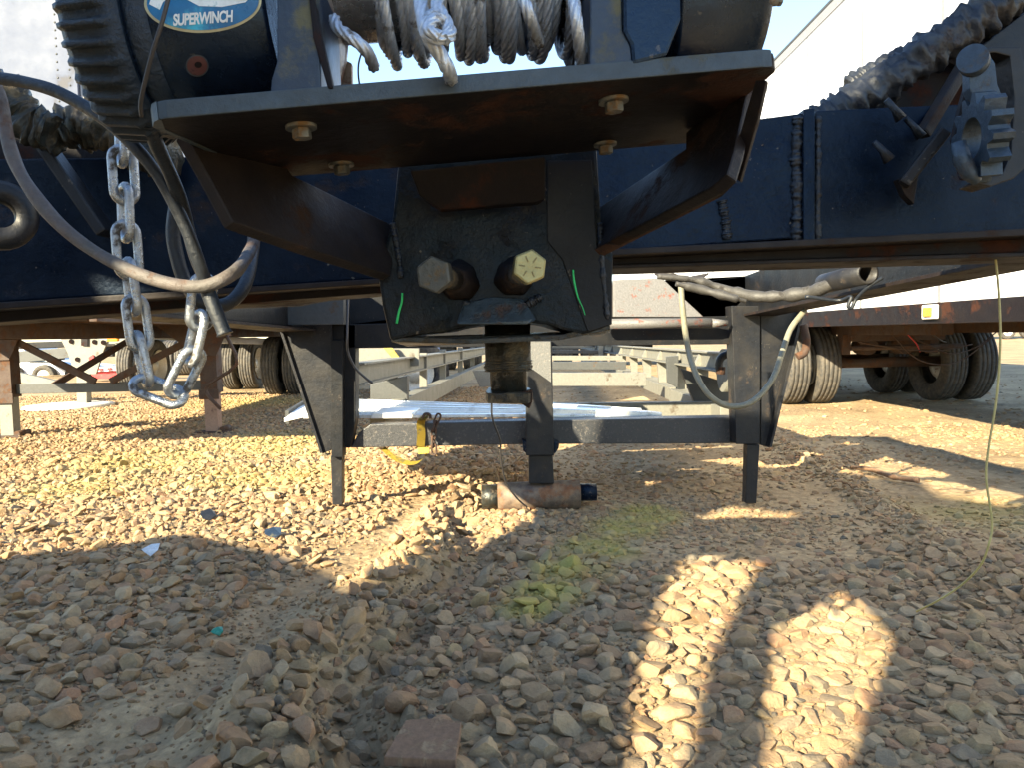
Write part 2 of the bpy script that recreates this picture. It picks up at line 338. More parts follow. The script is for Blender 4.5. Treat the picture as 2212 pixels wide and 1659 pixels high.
def moss_and_light(N, L, g, col):
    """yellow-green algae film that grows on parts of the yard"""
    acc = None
    for (uv, rx, ry) in MOSS_AND_LIGHT:
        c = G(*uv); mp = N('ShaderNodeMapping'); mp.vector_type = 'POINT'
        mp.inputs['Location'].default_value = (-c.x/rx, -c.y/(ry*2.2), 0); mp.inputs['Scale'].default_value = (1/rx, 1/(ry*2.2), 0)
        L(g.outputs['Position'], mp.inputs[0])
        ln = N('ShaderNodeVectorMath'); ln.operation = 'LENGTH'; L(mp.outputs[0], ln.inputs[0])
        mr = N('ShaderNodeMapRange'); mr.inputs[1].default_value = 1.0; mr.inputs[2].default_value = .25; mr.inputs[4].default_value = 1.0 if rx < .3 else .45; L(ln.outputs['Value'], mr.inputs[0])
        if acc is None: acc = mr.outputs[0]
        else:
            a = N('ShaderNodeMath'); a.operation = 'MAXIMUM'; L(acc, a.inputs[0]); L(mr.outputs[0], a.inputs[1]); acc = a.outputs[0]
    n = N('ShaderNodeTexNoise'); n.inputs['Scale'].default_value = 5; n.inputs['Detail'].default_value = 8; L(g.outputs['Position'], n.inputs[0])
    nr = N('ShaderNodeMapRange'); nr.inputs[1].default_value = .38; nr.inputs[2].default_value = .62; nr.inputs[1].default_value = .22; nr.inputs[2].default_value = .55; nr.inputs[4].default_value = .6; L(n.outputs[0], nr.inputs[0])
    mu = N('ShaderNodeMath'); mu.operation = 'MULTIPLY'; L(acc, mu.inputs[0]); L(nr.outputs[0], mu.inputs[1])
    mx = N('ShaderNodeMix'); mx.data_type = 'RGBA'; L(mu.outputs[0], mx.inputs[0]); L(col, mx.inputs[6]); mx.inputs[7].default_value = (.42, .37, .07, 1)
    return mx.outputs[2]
def stone_material():
    m = bpy.data.materials.new('tan_stone'); t, b, N, L = nodes(m)
    g = N('ShaderNodeNewGeometry'); oi = N('ShaderNodeObjectInfo'); tc = N('ShaderNodeTexCoord')
    r = N('ShaderNodeValToRGB'); L(oi.outputs['Random'], r.inputs[0]); e = r.color_ramp.elements
    e[0].position = 0; e[0].color = (.21, .145, .08, 1); e[1].position = 1; e[1].color = (.40, .26, .125, 1)
    for p, c in [(.10, (.32, .20, .105)), (.24, (.39, .26, .14)), (.38, (.25, .14, .075)), (.50, (.43, .31, .18)), (.62, (.27, .205, .13)), (.74, (.37, .20, .105)), (.84, (.34, .24, .12)), (.93, (.15, .13, .10))]:
        x = e.new(p); x.color = (*c, 1)
    ad = N('ShaderNodeVectorMath'); ad.operation = 'ADD'; cx = N('ShaderNodeCombineXYZ'); ms = N('ShaderNodeMath'); ms.operation = 'MULTIPLY'; ms.inputs[1].default_value = 90
    L(oi.outputs['Random'], ms.inputs[0]); L(ms.outputs[0], cx.inputs[0]); L(tc.outputs['Object'], ad.inputs[0]); L(cx.outputs[0], ad.inputs[1])
    n1 = N('ShaderNodeTexNoise'); n1.inputs['Scale'].default_value = 1.6; n1.inputs['Detail'].default_value = 8; n1.inputs['Roughness'].default_value = .7; L(ad.outputs[0], n1.inputs[0])
    mr = N('ShaderNodeMapRange'); mr.inputs[1].default_value = .3; mr.inputs[2].default_value = .72; mr.inputs[3].default_value = .70; mr.inputs[4].default_value = 1.28; L(n1.outputs[0], mr.inputs[0])
    hs = N('ShaderNodeHueSaturation'); L(r.outputs[0], hs.inputs['Color']); L(mr.outputs[0], hs.inputs['Value'])
    # dust of the yard over part of each stone
    n2 = N('ShaderNodeTexNoise'); n2.inputs['Scale'].default_value = 14; n2.inputs['Detail'].default_value = 6; L(g.outputs['Position'], n2.inputs[0])
    dr = N('ShaderNodeMapRange'); dr.inputs[1].default_value = .42; dr.inputs[2].default_value = .68; dr.inputs[4].default_value = .5; L(n2.outputs[0], dr.inputs[0])
    mx = N('ShaderNodeMix'); mx.data_type = 'RGBA'; L(dr.outputs[0], mx.inputs[0]); L(hs.outputs[0], mx.inputs[6]); mx.inputs[7].default_value = (.36, .26, .15, 1)
    L(moss_and_light(N, L, g, mx.outputs[2]), b.inputs['Base Color']); b.inputs['Roughness'].default_value = .88; b.inputs['Specular IOR Level'].default_value = .25
    n3 = N('ShaderNodeTexNoise'); n3.inputs['Scale'].default_value = 5; n3.inputs['Detail'].default_value = 7; n3.inputs['Roughness'].default_value = .65; L(ad.outputs[0], n3.inputs[0])
    b1 = N('ShaderNodeBump'); b1.inputs['Strength'].default_value = .75; b1.inputs['Distance'].default_value = .008; L(n3.outputs[0], b1.inputs['Height']); L(b1.outputs[0], b.inputs['Normal'])
    return m
M['dirt'] = dirt_material(); M['stone'] = stone_material()
xs = axis_pts(-3.4, 3.8, .028, -600, 600); ys = axis_pts(1.0, 6.6, .028, -60, 900)
X, Y = np.meshgrid(xs, ys); Z = hgt(X, Y)
nx, ny = len(xs), len(ys)
V = np.stack([X, Y, Z], -1).reshape(-1, 3)
i = np.arange((ny-1)*(nx-1)); a = (i//(nx-1))*nx + i % (nx-1)
Fq = np.stack([a, a+1, a+nx+1, a+nx], 1)
me = bpy.data.meshes.new('ground'); me.vertices.add(len(V)); me.vertices.foreach_set('co', V.ravel())
me.loops.add(len(Fq)*4); me.loops.foreach_set('vertex_index', Fq.ravel().astype(np.int32))
me.polygons.add(len(Fq)); me.polygons.foreach_set('loop_start', (np.arange(len(Fq))*4).astype(np.int32)); me.polygons.foreach_set('use_smooth', np.ones(len(Fq), bool))
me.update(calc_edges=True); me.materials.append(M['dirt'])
ground = bpy.data.objects.new('ground', me); COL.objects.link(ground); ground['kind'] = 'structure'

# rock shapes
def rock_mesh(k):
    rr = random.Random(k*13+5); bm = bmesh.new(); bmesh.ops.create_icosphere(bm, subdivisions=3, radius=1)
    pl = []
    for _ in range(rr.choice([8, 10, 12, 14])):
        n = Vector((rr.gauss(0, 1), rr.gauss(0, 1), rr.gauss(0, 1))).normalized(); pl.append((n, rr.uniform(.45, .76)))
    off = Vector((k*3.1, k*1.7, 0))
    for v in bm.verts:
        for n, d in pl:
            t = v.co.dot(n)-d
            if t > 0: v.co -= n*t
        v.co *= 1+.09*noise.noise(v.co*1.9+off)+.03*noise.noise(v.co*5+off)
    for f in bm.faces: f.smooth = True
    s = Vector((1, rr.uniform(.68, .95), rr.uniform(.5, .78)))
    mx = max(v.co.length for v in bm.verts)
    for v in bm.verts: v.co = Vector((v.co.x*s.x, v.co.y*s.y, v.co.z*s.z))/mx
    me = bpy.data.meshes.new('stone'); bm.to_mesh(me); bm.free(); me.set_sharp_from_angle(angle=R(19)); me.materials.append(M['stone']); return me
ROCKS = [rock_mesh(k) for k in range(28)]
# positions
def zone(x, y):
    """density factor and sizes for a ground position"""
    x = x+(vnoise(x, y, 2.6, 21)-.5)*.22+(vnoise(x, y, 8, 31)-.5)*.07; y = y+(vnoise(x, y, 2.6, 41)-.5)*.2
    d_path = seg(x, y, PATH); d_rut = seg(x, y, RUT); d_ridge = seg(x, y, RIDGE)
    return d_path, d_rut, d_ridge
def scatter():
    cell = .05; grid = {}; pts = []
    def try_add(x, y, r, tight):
        ci, cj = int(x/cell), int(y/cell); k = int((r+.06)/cell)+1
        for ii in range(ci-k, ci+k+1):
            for jj in range(cj-k, cj+k+1):
                for (px, py, pr) in grid.get((ii, jj), ()):
                    if (px-x)**2+(py-y)**2 < ((pr+r)*tight)**2: return False
        grid.setdefault((ci, cj), []).append((x, y, r)); pts.append((x, y, r)); return True
    for (n, rlo, rhi, ymax, tight) in [(26, .044, .054, 3.2, .9), (500, .038, .050, 7, .85), (2600, .030, .042, 3.3, .76), (14000, .025, .036, 10, .74), (60000, .018, .026, 14, .70), (60000, .011, .017, 7.5, .70), (26000, .006, .010, 4.2, .7), (9000, .0035, .006, 2.9, .7)]:
        # uniform inside the view wedge
        yy = np.sqrt(rng.uniform(1.35**2, ymax**2, n)); xx = rng.uniform(-.74, .74, n)*yy
        rr = rng.uniform(rlo, rhi, n); pr = rng.random(n)
        dp, dr, dg = zone(xx, yy); nz = vnoise(xx, yy, 1.6, 3)
        wide = np.where(yy < 3, .21, .16)*(.6+.8*vnoise(xx, yy, 2.5, 11))*np.where(yy > 3.4, .8, 1)
        keep = np.ones(n, bool)
        keep &= ~((dp < wide) & (pr > np.where(rr < .008, .35, np.where(rr < .014, .14, .035)))); keep &= ~((dr < .06) & (pr > .55))
        hard = (xx > .15) & (yy > 3.3-.4*nz)           # hardpan on the right beyond the stand foot
        keep &= ~(hard & (pr > (.05+.75*np.clip((nz-.35)*1.6, 0, 1)*np.clip(1.4-(yy-3.3)/4, .15, 1)))) | (seg(xx, yy, BANK) < .12)
        keep &= ~(hard & (rr > .026) & (pr > .15)); keep &= ~((xx > .5) & (pr > np.clip(1.5-(yy-3.6)/2.6, .035, 1)))
        for x, y, r in zip(xx[keep], yy[keep], rr[keep]): try_add(x, y, r, tight)
    return pts
pts = scatter()
pa = np.array(pts); h = hgt(pa[:, 0], pa[:, 1]); dist = np.hypot(pa[:, 0], pa[:, 1])
hardm = (pa[:, 0] > .35) & (seg(pa[:, 0], pa[:, 1], BANK) > .15)
dg = seg(pa[:, 0], pa[:, 1], RIDGE) < .16
sink = np.where(hardm, rng.uniform(-.12, .22, len(pa)), np.where(dg, rng.uniform(.25, .75, len(pa)), rng.uniform(-.05, .42, len(pa))))
rots = np.stack([rng.normal(0, .35, len(pa)), rng.normal(0, .35, len(pa)), rng.uniform(0, 6.283, len(pa))], 1)
rots[dg, :2] = rng.normal(0, .6, (dg.sum(), 2)); rots[hardm, :2] *= .35
scl = np.stack([pa[:, 2]*rng.uniform(1.05, 1.45, len(pa)), pa[:, 2]*rng.uniform(1.05, 1.35, len(pa)), pa[:, 2]*rng.uniform(.95, 1.25, len(pa))], 1)
zz = h+pa[:, 2]*sink*.8
kk = rng.integers(0, len(ROCKS), len(pa))
# the 300 that look largest become parts of the ground, the rest one part
inview = (np.abs(pa[:, 0]) < pa[:, 1]*.66) & (pa[:, 1] > 1.5)
order = np.argsort(np.where(inview, -pa[:, 2]/dist, 0)); big = order[:292]; rest = order[292:]
for j in big:
    o = bpy.data.objects.new('stone', ROCKS[kk[j]]); COL.objects.link(o); o.parent = ground
    o.location = (pa[j, 0], pa[j, 1], zz[j]); o.rotation_euler = rots[j]; o.scale = scl[j]
rc = bpy.data.collections.new('stone_shapes')
for k, rm in enumerate(ROCKS): rc.objects.link(bpy.data.objects.new('stone_shape.%03d' % k, rm))
me = bpy.data.meshes.new('gravel'); me.vertices.add(len(rest))
me.vertices.foreach_set('co', np.stack([pa[rest, 0], pa[rest, 1], zz[rest]], 1).astype(np.float32).ravel())
for nm, dat in (('rot', rots[rest]), ('scl', scl[rest])):
    at = me.attributes.new(nm, 'FLOAT_VECTOR', 'POINT'); at.data.foreach_set('vector', dat.astype(np.float32).ravel())
at = me.attributes.new('idx', 'INT', 'POINT'); at.data.foreach_set('value', kk[rest].astype(np.int32))
gravel = bpy.data.objects.new('gravel', me); COL.objects.link(gravel); gravel.parent = ground; gravel['kind'] = 'stuff'
ng = bpy.data.node_groups.new('gravel_nodes', 'GeometryNodeTree')
ng.interface.new_socket('Geometry', in_out='INPUT', socket_type='NodeSocketGeometry'); ng.interface.new_socket('Geometry', in_out='OUTPUT', socket_type='NodeSocketGeometry')
gi, go = ng.nodes.new('NodeGroupInput'), ng.nodes.new('NodeGroupOutput')
ip = ng.nodes.new('GeometryNodeInstanceOnPoints'); ci = ng.nodes.new('GeometryNodeCollectionInfo')
ci.inputs['Collection'].default_value = rc; ci.inputs['Separate Children'].default_value = True; ci.inputs['Reset Children'].default_value = True
def na(nm, ty):
    a = ng.nodes.new('GeometryNodeInputNamedAttribute'); a.data_type = ty; a.inputs['Name'].default_value = nm; return a
ng.links.new(gi.outputs[0], ip.inputs['Points']); ng.links.new(ci.outputs[0], ip.inputs['Instance']); ip.inputs['Pick Instance'].default_value = True
ng.links.new(na('idx', 'INT').outputs[0], ip.inputs['Instance Index'])
er = ng.nodes.new('FunctionNodeEulerToRotation'); ng.links.new(na('rot', 'FLOAT_VECTOR').outputs[0], er.inputs[0]); ng.links.new(er.outputs[0], ip.inputs['Rotation'])
ng.links.new(na('scl', 'FLOAT_VECTOR').outputs[0], ip.inputs['Scale']); ng.links.new(ip.outputs[0], go.inputs[0])
gm = gravel.modifiers.new('gravel', 'NODES'); gm.node_group = ng
print('stones', len(pa))
def gz(x, y): return float(hgt(x, y))

# ------------------------------------------------------------------ the gooseneck trailer
fwd = Vector((0, 1, 0))
tr = thing('gooseneck_trailer', (0, 4.2, 0), 'black steel gooseneck trailer standing on a landing stand, its coupler facing the camera', 'trailer')
def prism_px(name, pts, Y, depth, m, bev=.003, parent=tr, dirv=fwd):
    b = MB(); b.prism(PP(pts, Y), Vector(dirv)*depth, bev); return b.build(name, m, parent)
# winch mounting plate: top edge band and rusty underside
A0, A1 = P(312, 240, .62), P(1692, 122, .64)
XL = (A1-A0).normalized(); ZL = Vector((0, 1, 0)).cross(XL)*-1; ZL.normalize(); YL = ZL.cross(XL).normalized()
PW = (A1-A0).length
def LP(x, y, z): return A0+XL*x+YL*y+ZL*z      # local frame of the winch plate
th = .0125
c = .018
plate_poly = [(0, c), (c*.35, c*.3), (c, 0), (PW-c, 0), (PW-c*.3, c*.35), (PW, c), (PW-.008, .250), (.034, .240)]
b = MB(); b.prism([LP(x, y, -th/2) for x, y in plate_poly], ZL*th, .002); plate = b.build('winch_plate', 'under', tr)
b = MB(); b.prism([LP(x, y, -th/2-.0008) for x, y in [(c*.55, .0005), (c, -.0022), (PW-c, -.0022), (PW-c*.5, .0005)]], ZL*(th+.0016), .001); b.build('plate_edge', 'edge', plate)
b = MB(); b.prism([LP(x, y, -th/2-.0008) for x, y in [(-.002, c), (c*.25, c*.25), (c*.55, 0), (c*.62, .003), (.004, c+.01), (.03, .2), (.026, .2)]], ZL*(th+.0016), 0); b.build('plate_edge', 'edge', plate)
def onplane(u, v, p0, n):
    d = rotcam((u-CW/2)/FOC, 1.0, -(v-CH/2)/FOC); o = Vector((0, 0, CAMH)); t = (p0-o).dot(n)/d.dot(n); return o+d*t
for (u, v, r0) in [(650, 270, .0085), (1325, 213, .0085), (737, 352, .0085), (1307, 308, .0080)]:
    q = onplane(u, v, LP(0, 0, -th/2), ZL)
    b = MB(); b.cyl(q+ZL*.002, q-ZL*.003, r0*1.55, n=24); b.hexa(q-ZL*.003, -ZL, r0, .0085, rot=random.random()); b.build('plate_bolt', 'bolt_dull' if u in (737,) else 'bolt', tr)
def planar(pts):
    """fit a plane to points and slide each along its sight line onto it"""
    a = np.array([list(p) for p in pts]); c = a.mean(0); n = Vector(np.linalg.svd(a-c)[2][2]); c = Vector(c); o = Vector((0, 0, CAMH))
    return [o+(p-o)*((c-o).dot(n)/(p-o).dot(n)) for p in pts]
# gussets under the plate
zb = -th/2
def gus(name, pts, dv, m='gusset', bev=.002):
    b = MB(); b.prism(planar(pts), dv, bev); return b.build(name, m, tr)
gus('left_gusset', [onplane(378, 304, LP(0, 0, zb), ZL)+ZL*.001, P(425, 385, .70), P(484, 494, .735), P(640, 548, .80), P(826, 606, .92), P(840, 500, .93), P(612, 390, .86), onplane(600, 372, LP(0, 0, zb), ZL)], Vector((.010, -.002, .006)))
gus('right_gusset', [onplane(1652, 170, LP(0, 0, zb), ZL)+ZL*.001, P(1637, 195, .655), P(1606, 345, .70), P(1592, 392, .715), P(1560, 420, .73), P(1305, 548, .93), P(1290, 470, .94), P(1500, 335, .86), onplane(1500, 300, LP(0, 0, zb), ZL)], Vector((-.010, -.004, .006)))
gus('right_gusset_flange', PP([(1592, 392, .712), (1560, 424, .728), (1305, 552, .928), (1298, 540, .925), (1556, 408, .722), (1583, 386, .707)]), Vector((-.012, .012, .0)), 'rust', .001)
gus('right_gusset_lip', PP([(1655, 172, .642), (1637, 255, .668), (1598, 392, .708), (1576, 372, .715), (1612, 240, .676), (1632, 172, .65)]), Vector((0.004, .006, 0)), 'gusset', .001)
gus('centre_gusset', PP([(885, 368, .855), (1178, 338, .855), (1178, 425, .875), (1162, 436, .88), (950, 452, .885), (905, 420, .87)]), Vector((0, .02, 0)), 'under')
# coupler box
cp = []
bot = [(843, 735), (900, 722), (960, 716), (1000, 706), (1060, 698), (1140, 696), (1180, 700), (1215, 712), (1262, 722), (1312, 704)]
front = [(818, 604), (826, 660)] + bot + [(1322, 640), (1325, 548), (1300, 500), (1288, 296), (1180, 300), (862, 332), (848, 470), (836, 512)]
b = MB(); b.prism(PP(front, .93), fwd*.18, .004); coup = b.build('coupler_box', 'coupler_paint', tr)
b = MB(); b.prism(PP([(1182, 346), (1278, 344), (1290, 540), (1322, 566), (1322, 700), (1270, 716), (1215, 560), (1182, 520)], .927), fwd*.003, .001); b.build('coupler_corner_strip', 'paint_dark', coup)
# underside flanges of the coupler, slightly rolled steel
b = MB(); b.prism(PP([(846, 738, .935), (1020, 742, .93), (1210, 735, .93), (1318, 712, .935), (1305, 722, 1.12), (880, 748, 1.12)]), Vector((0, 0, .006)), .001); b.build('coupler_bottom_plate', 'grease', coup)
b = MB(); b.prism(PP([(985, 700, .9), (1000, 655, .92), (1060, 640, .925), (1130, 645, .925), (1160, 690, .9), (1140, 700, .9)]), Vector((0, .03, 0)), .004); b.build('coupler_tongue', 'tongue', coup)
# weld beads round the bolts and along the box corners
def bead(pts, r, m='weld', parent=coup, name='weld_bead'):
    b = MB(); q = [p+Vector((0, r*.45, 0)) for p in catmull(pts, 40)]
    rows = [r*(.85+.22*abs(math.sin(i*.55+3*noise.noise(Vector((i*.03, r*50, 0)))))+.35*noise.noise(Vector((i*.12, 7, r*80)))) for i in range(len(q))]
    b.tube(q, rows, n=14, sub=1, rough=.30, rf=160); return b.build(name, m, parent)
bead(PP([(848, 480), (858, 540), (866, 600)], .927), .0035); bead(PP([(1296, 480), (1300, 560), (1312, 690)], .927), .0035)
bead(PP([(1000, 655), (1070, 668), (1130, 660), (1170, 640)], .922), .005)
for (u, v, Yh, dx, dy, r0, m, mk) in [(936, 592, .80, 54, 14, .0195, 'bolt_dull', 0), (1145, 575, .795, -34, 22, .0185, 'bolt_gold', 1)]:
    hd = P(u, v, Yh); base = P(u+dx, v+dy, .925); ax = (base-hd).normalized()
    bt = MB(); bt.hexa(hd, ax, r0, .017, rot=.4 if mk else .15, bev=.0022); bolt = bt.build('set_bolt', m, tr)
    s_ = MB(); s_.cyl(hd+ax*.016, base, r0*.60, n=20); s_.build('shank', 'bolt' if mk else 'grease', bolt)
    n_ = MB(); n_.lathe(base-ax*.026, ax, [(0, r0*.70), (.006, r0*.86), (.018, r0*.98), (.03, r0*1.25)], 24, rfun=lambda h_, r_, a: r_*(1+.06*math.sin(a*3+h_*200)+.04*math.sin(a*7))); n_.build('weld_nut', 'gusset', bolt)
    e1 = ax.orthogonal().normalized(); e2 = ax.cross(e1)
    if mk:
        for k in range(6):
            a = .4+k*math.pi/3+math.pi/6; dv = e1*math.cos(a)+e2*math.sin(a)
            k_ = MB(); k_.bar(hd+dv*r0*.28-ax*.0003, hd+dv*r0*.62-ax*.0003, .0011, .0010, up=ax); k_.build('grade_mark', 'bolt_mark', bolt)
    if 0: bead([base+(e1*math.cos(t)+e2*math.sin(t))*r0*1.05 - ax*.004 for t in [x*.7 for x in range(10)]], .0045)
# green paint marks
for pl in ([(869, 632), (868, 652), (862, 672), (857, 698)], [(1238, 582), (1240, 606), (1248, 640), (1258, 662), (1264, 680)]):
    b = MB(); b.tube(PP(pl, .9275), .0012, n=6, sub=5, jit=.6); b.build('green_mark', 'green', coup)
# coupler inner tube and ball socket
cx0 = P(1097, 735, 1.05); 
def zof(v, Y, u=1100): return P(u, v, Y).z
b = MB(); b.lathe(Vector((cx0.x, 1.05, zof(690, 1.05))), (0, 0, -1), [(0, .031), (zof(690, 1.05)-zof(785, 1.05), .031), (zof(690, 1.05)-zof(792, 1.05), .034), (zof(690, 1.05)-zof(800, 1.05), .025), (zof(690, 1.05)-zof(850, 1.05), .0245)], 28,
    rfun=lambda h_, r_, a: r_*(1+.02*math.sin(a*5+h_*60)))
inner = b.build('inner_tube', 'grease', tr)
z0, z1 = zof(866, 1.05), zof(845, 1.05)
b = MB(); b.prism([Vector((P(u, 850, 1.05).x, 1.05+dy, z0+dz)) for u, dy, dz in [(1050, -.02, .002), (1056, -.035, 0), (1140, -.04, -.001), (1150, -.02, 0), (1146, .03, .002), (1054, .03, .004)]], Vector((0, 0, z1-z0)), .002); b.build('socket_plate', 'grease', inner)
b = MB(); b.prism(PP([(1118, 850), (1150, 842), (1150, 868), (1144, 884), (1134, 878), (1120, 868)], 1.02), fwd*.02, .002); b.build('socket_latch', 'rust', inner)
b = MB()
for k in range(5): b.lathe(Vector((cx0.x, 1.05, zof(778+k*5, 1.05))), (0, 0, -1), [(0, .032), (.001, .0335), (.002, .032)], 24, caps=False)
b.build('retaining_ring', 'grease', inner)

# front cross beam of the neck (box channel with lower lip)
def beam_px(name, l, r, Y, depth, m, **k): return prism_px(name, [l[0], r[0], r[1], l[1]], Y, depth, m, **k)
beam_px('front_beam', ((-260, 345), (-260, 668)), ((1080, 330), (1080, 585)), 1.42, .20, 'paint')
beam_px('front_beam', ((1080.5, 330), (1080.5, 560)), ((1735, 243), (1735, 512)), 1.42, .20, 'paint_bump')
beam_px('front_beam', ((1762, 238), (1762, 522)), ((2500, 205), (2500, 488)), 1.42, .20, 'paint')
beam_px('splice_plate', ((1736, 234), (1736, 524)), ((1761, 232), (1761, 524)), 1.405, .22, 'paint_bump')
bead(PP([(1728, 250), (1722, 330), (1724, 420), (1722, 520)], 1.415), .010, parent=tr); bead(PP([(1768, 250), (1768, 380), (1766, 520)], 1.415), .006, parent=tr)
bead(PP([(1560, 430), (1568, 470), (1572, 515)], 1.415), .008, parent=tr)
beam_px('beam_lip', ((-260, 668), (-260, 684)), ((826, 600), (826, 612)), 1.40, .24, 'gusset', bev=.002)
beam_px('beam_lip', ((1300, 538), (1300, 552)), ((2500, 478), (2500, 494)), 1.40, .24, 'gusset', bev=.002)
beam_px('beam_lower_web', ((-260, 684), (-260, 715)), ((826, 612), (826, 632)), 1.47, .12, 'under', bev=.002)
beam_px('beam_lower_web', ((1300, 552), (1300, 572)), ((2500, 494), (2500, 535)), 1.47, .12, 'under', bev=.002)
beam_px('beam_lower_lip', ((1300, 572), (1300, 580)), ((2500, 535), (2500, 545)), 1.45, .16, 'gusset', bev=.002)
# neck side rails running back
def rail(name, a, b_, wd, ht, m, parent=tr, bev=.004):
    q = MB(); q.bar(a, b_, wd, ht, bev=bev); return q.build(name, m, parent)
rail('neck_rail', (1.37, 1.63, 1.24), (1.36, 4.3, 1.135), .12, .22, 'paint_dark'); rail('neck_rail', (-1.34, 1.63, 1.275), (-1.15, 4.3, 1.205), .12, .40, 'paint_dark')
rail('neck_rail_flange', (1.335, 1.7, 1.120), (1.315, 4.2, 1.020), .18, .012, 'gusset', bev=.001); rail('neck_rail_flange', (-1.30, 1.7, 1.062), (-1.12, 4.2, .992), .18, .012, 'gusset', bev=.001)
# plate that follows the beam on the left, bowed, lit from below
prism_px('bottom_flange', [(-200, 668, 1.5), (300, 664, 2.1), (620, 640, 2.8), (800, 598, 3.2), (800, 630, 3.2), (640, 660, 2.8), (300, 672, 2.1), (-200, 680, 1.5)], None, .05, 'gusset', .002)
prism_px('left_mount_plate', [(540, 665), (742, 640), (742, 700), (545, 702)], 3.9, .06, 'greydark', .002)
# rear neck crossbeam and lit plate above
beam_px('rear_crossbeam', ((742, 700), (742, 752)), ((1655, 680), (1655, 742)), 4.15, .12, 'paint_dark')
b = MB(); b.prism(PP([(1325, 604, 4.3), (1430, 600, 4.3), (1520, 684, 4.25), (1325, 684, 4.25)]), fwd*.06, .004); b.build('flaking_plate', 'redspeckle', tr)
b = MB(); b.cyl(P(1300, 699, 4.05), P(1535, 697, 4.05), .027, n=18); b.cyl(P(1537, 697, 4.05), P(1572, 697, 4.05), .024, .014, n=18); b.build('round_crossbar', 'redspeckle', tr)
prism_px('upper_web', [(740, 640), (1300, 600), (1300, 612), (1330, 690), (1560, 690), (1500, 610), (1660, 590), (1660, 682), (740, 702)], 4.34, .08, 'paint_dark', .002)
# bracket assemblies at each side
def bracket(sgn):
    if sgn < 0:
        q = prism_px('side_bracket', [(600, 692), (716, 690), (716, 972), (696, 981)], 4.12, .03, 'paint_grey', .003)
        prism_px('bracket_flange', [(596, 690), (602, 690), (697, 978), (692, 980)], 4.10, .08, 'paint_grey', .001, parent=q)
        prism_px('bracket_post', [(718, 700), (768, 700), (768, 905), (757, 968), (718, 968)], 4.15, .10, 'paint_dark', .004)
        prism_px('bracket_angle', [(716, 660), (742, 658), (742, 700), (716, 700)], 4.12, .08, 'paint_dark', .002)
        prism_px('drop_leg', [(714, 985), (739, 985), (739, 1091), (718, 1091)], 4.20, .07, 'paint_grey', .003)
        prism_px('drop_leg_sleeve', [(714, 735), (740, 735), (740, 988), (716, 988)], 4.09, .09, 'paint_dark', .002)
    else:
        prism_px('bracket_post', [(1580, 660), (1642, 660), (1642, 960), (1590, 960)], 4.08, .12, 'paint_grey', .004)
        q = prism_px('side_bracket', [(1643, 668), (1732, 664), (1728, 690), (1664, 966), (1643, 962)], 4.10, .03, 'paint_grey', .003)
        prism_px('bracket_flange', [(1733, 670), (1727, 690), (1662, 968), (1668, 964), (1736, 680)], 4.04, .10, 'paint_grey', .001, parent=q)
        prism_px('drop_leg', [(1614, 961), (1641, 961), (1634, 1088), (1611, 1088)], 4.10, .07, 'paint_grey', .003)
bracket(-1); bracket(1)
# lower crossbeam
prism_px('lower_crossbeam', [(757, 968), (775, 935), (800, 917), (1137, 909), (1640, 901), (1640, 958), (1137, 960)], 4.2, .13, 'beamspeckle', .006)
# landing stand
stand = prism_px('landing_stand', [(1137, 735), (1192, 735), (1197, 985), (1136, 985)], 4.06, .13, 'paint_grey', .006)
prism_px('speckled_face', [(1140, 737), (1189, 737), (1190.5, 826), (1140, 790)], 4.0575, .002, 'speckle', 0, parent=stand)  # slanted lighter patch paints the sunlit top of the leg
prism_px('inner_leg', [(1142, 985), (1194, 985), (1197, 1046), (1143, 1046)], 4.10, .12, 'paint_grey', .005, parent=stand)
prism_px('collar', [(1128, 952), (1137, 956), (1137, 980), (1130, 974)], 4.06, .11, 'paint', .003, parent=stand)
prism_px('collar', [(1197, 956), (1208, 956), (1207, 968), (1198, 982)], 4.06, .11, 'paint', .003, parent=stand)
fz = P(1150, 1067, 4.12).z-.022
b = MB(); b.lathe((P(1075, 1067, 4.12).x, 4.16, fz), (1, 0, .01), [(0, .076), (P(1254, 1067, 4.12).x-P(1075, 1067, 4.12).x, .078)], 28, rfun=lambda h_, r_, a: r_*(1+.015*math.sin(h_*40+a*2))); foot = b.build('stand_foot', mat('rusty_scuffed_foot', (.085, .06, .045), .6, .1, (.15, .062, .028), .52, 9, .7, 60, .4, (.30, .22, .14), .55), stand)
b = MB(); b.cyl((P(1040, 1067, 4.12).x, 4.16, fz), (P(1076, 1067, 4.12).x, 4.16, fz), .068, n=26); b.build('foot_sleeve', 'grease', foot)
b = MB(); b.cyl((P(1252, 1060, 4.12).x, 4.19, fz+.008), (P(1291, 1060, 4.12).x, 4.19, fz+.008), .047, n=22); b.build('foot_stub', 'paint_bump', foot)
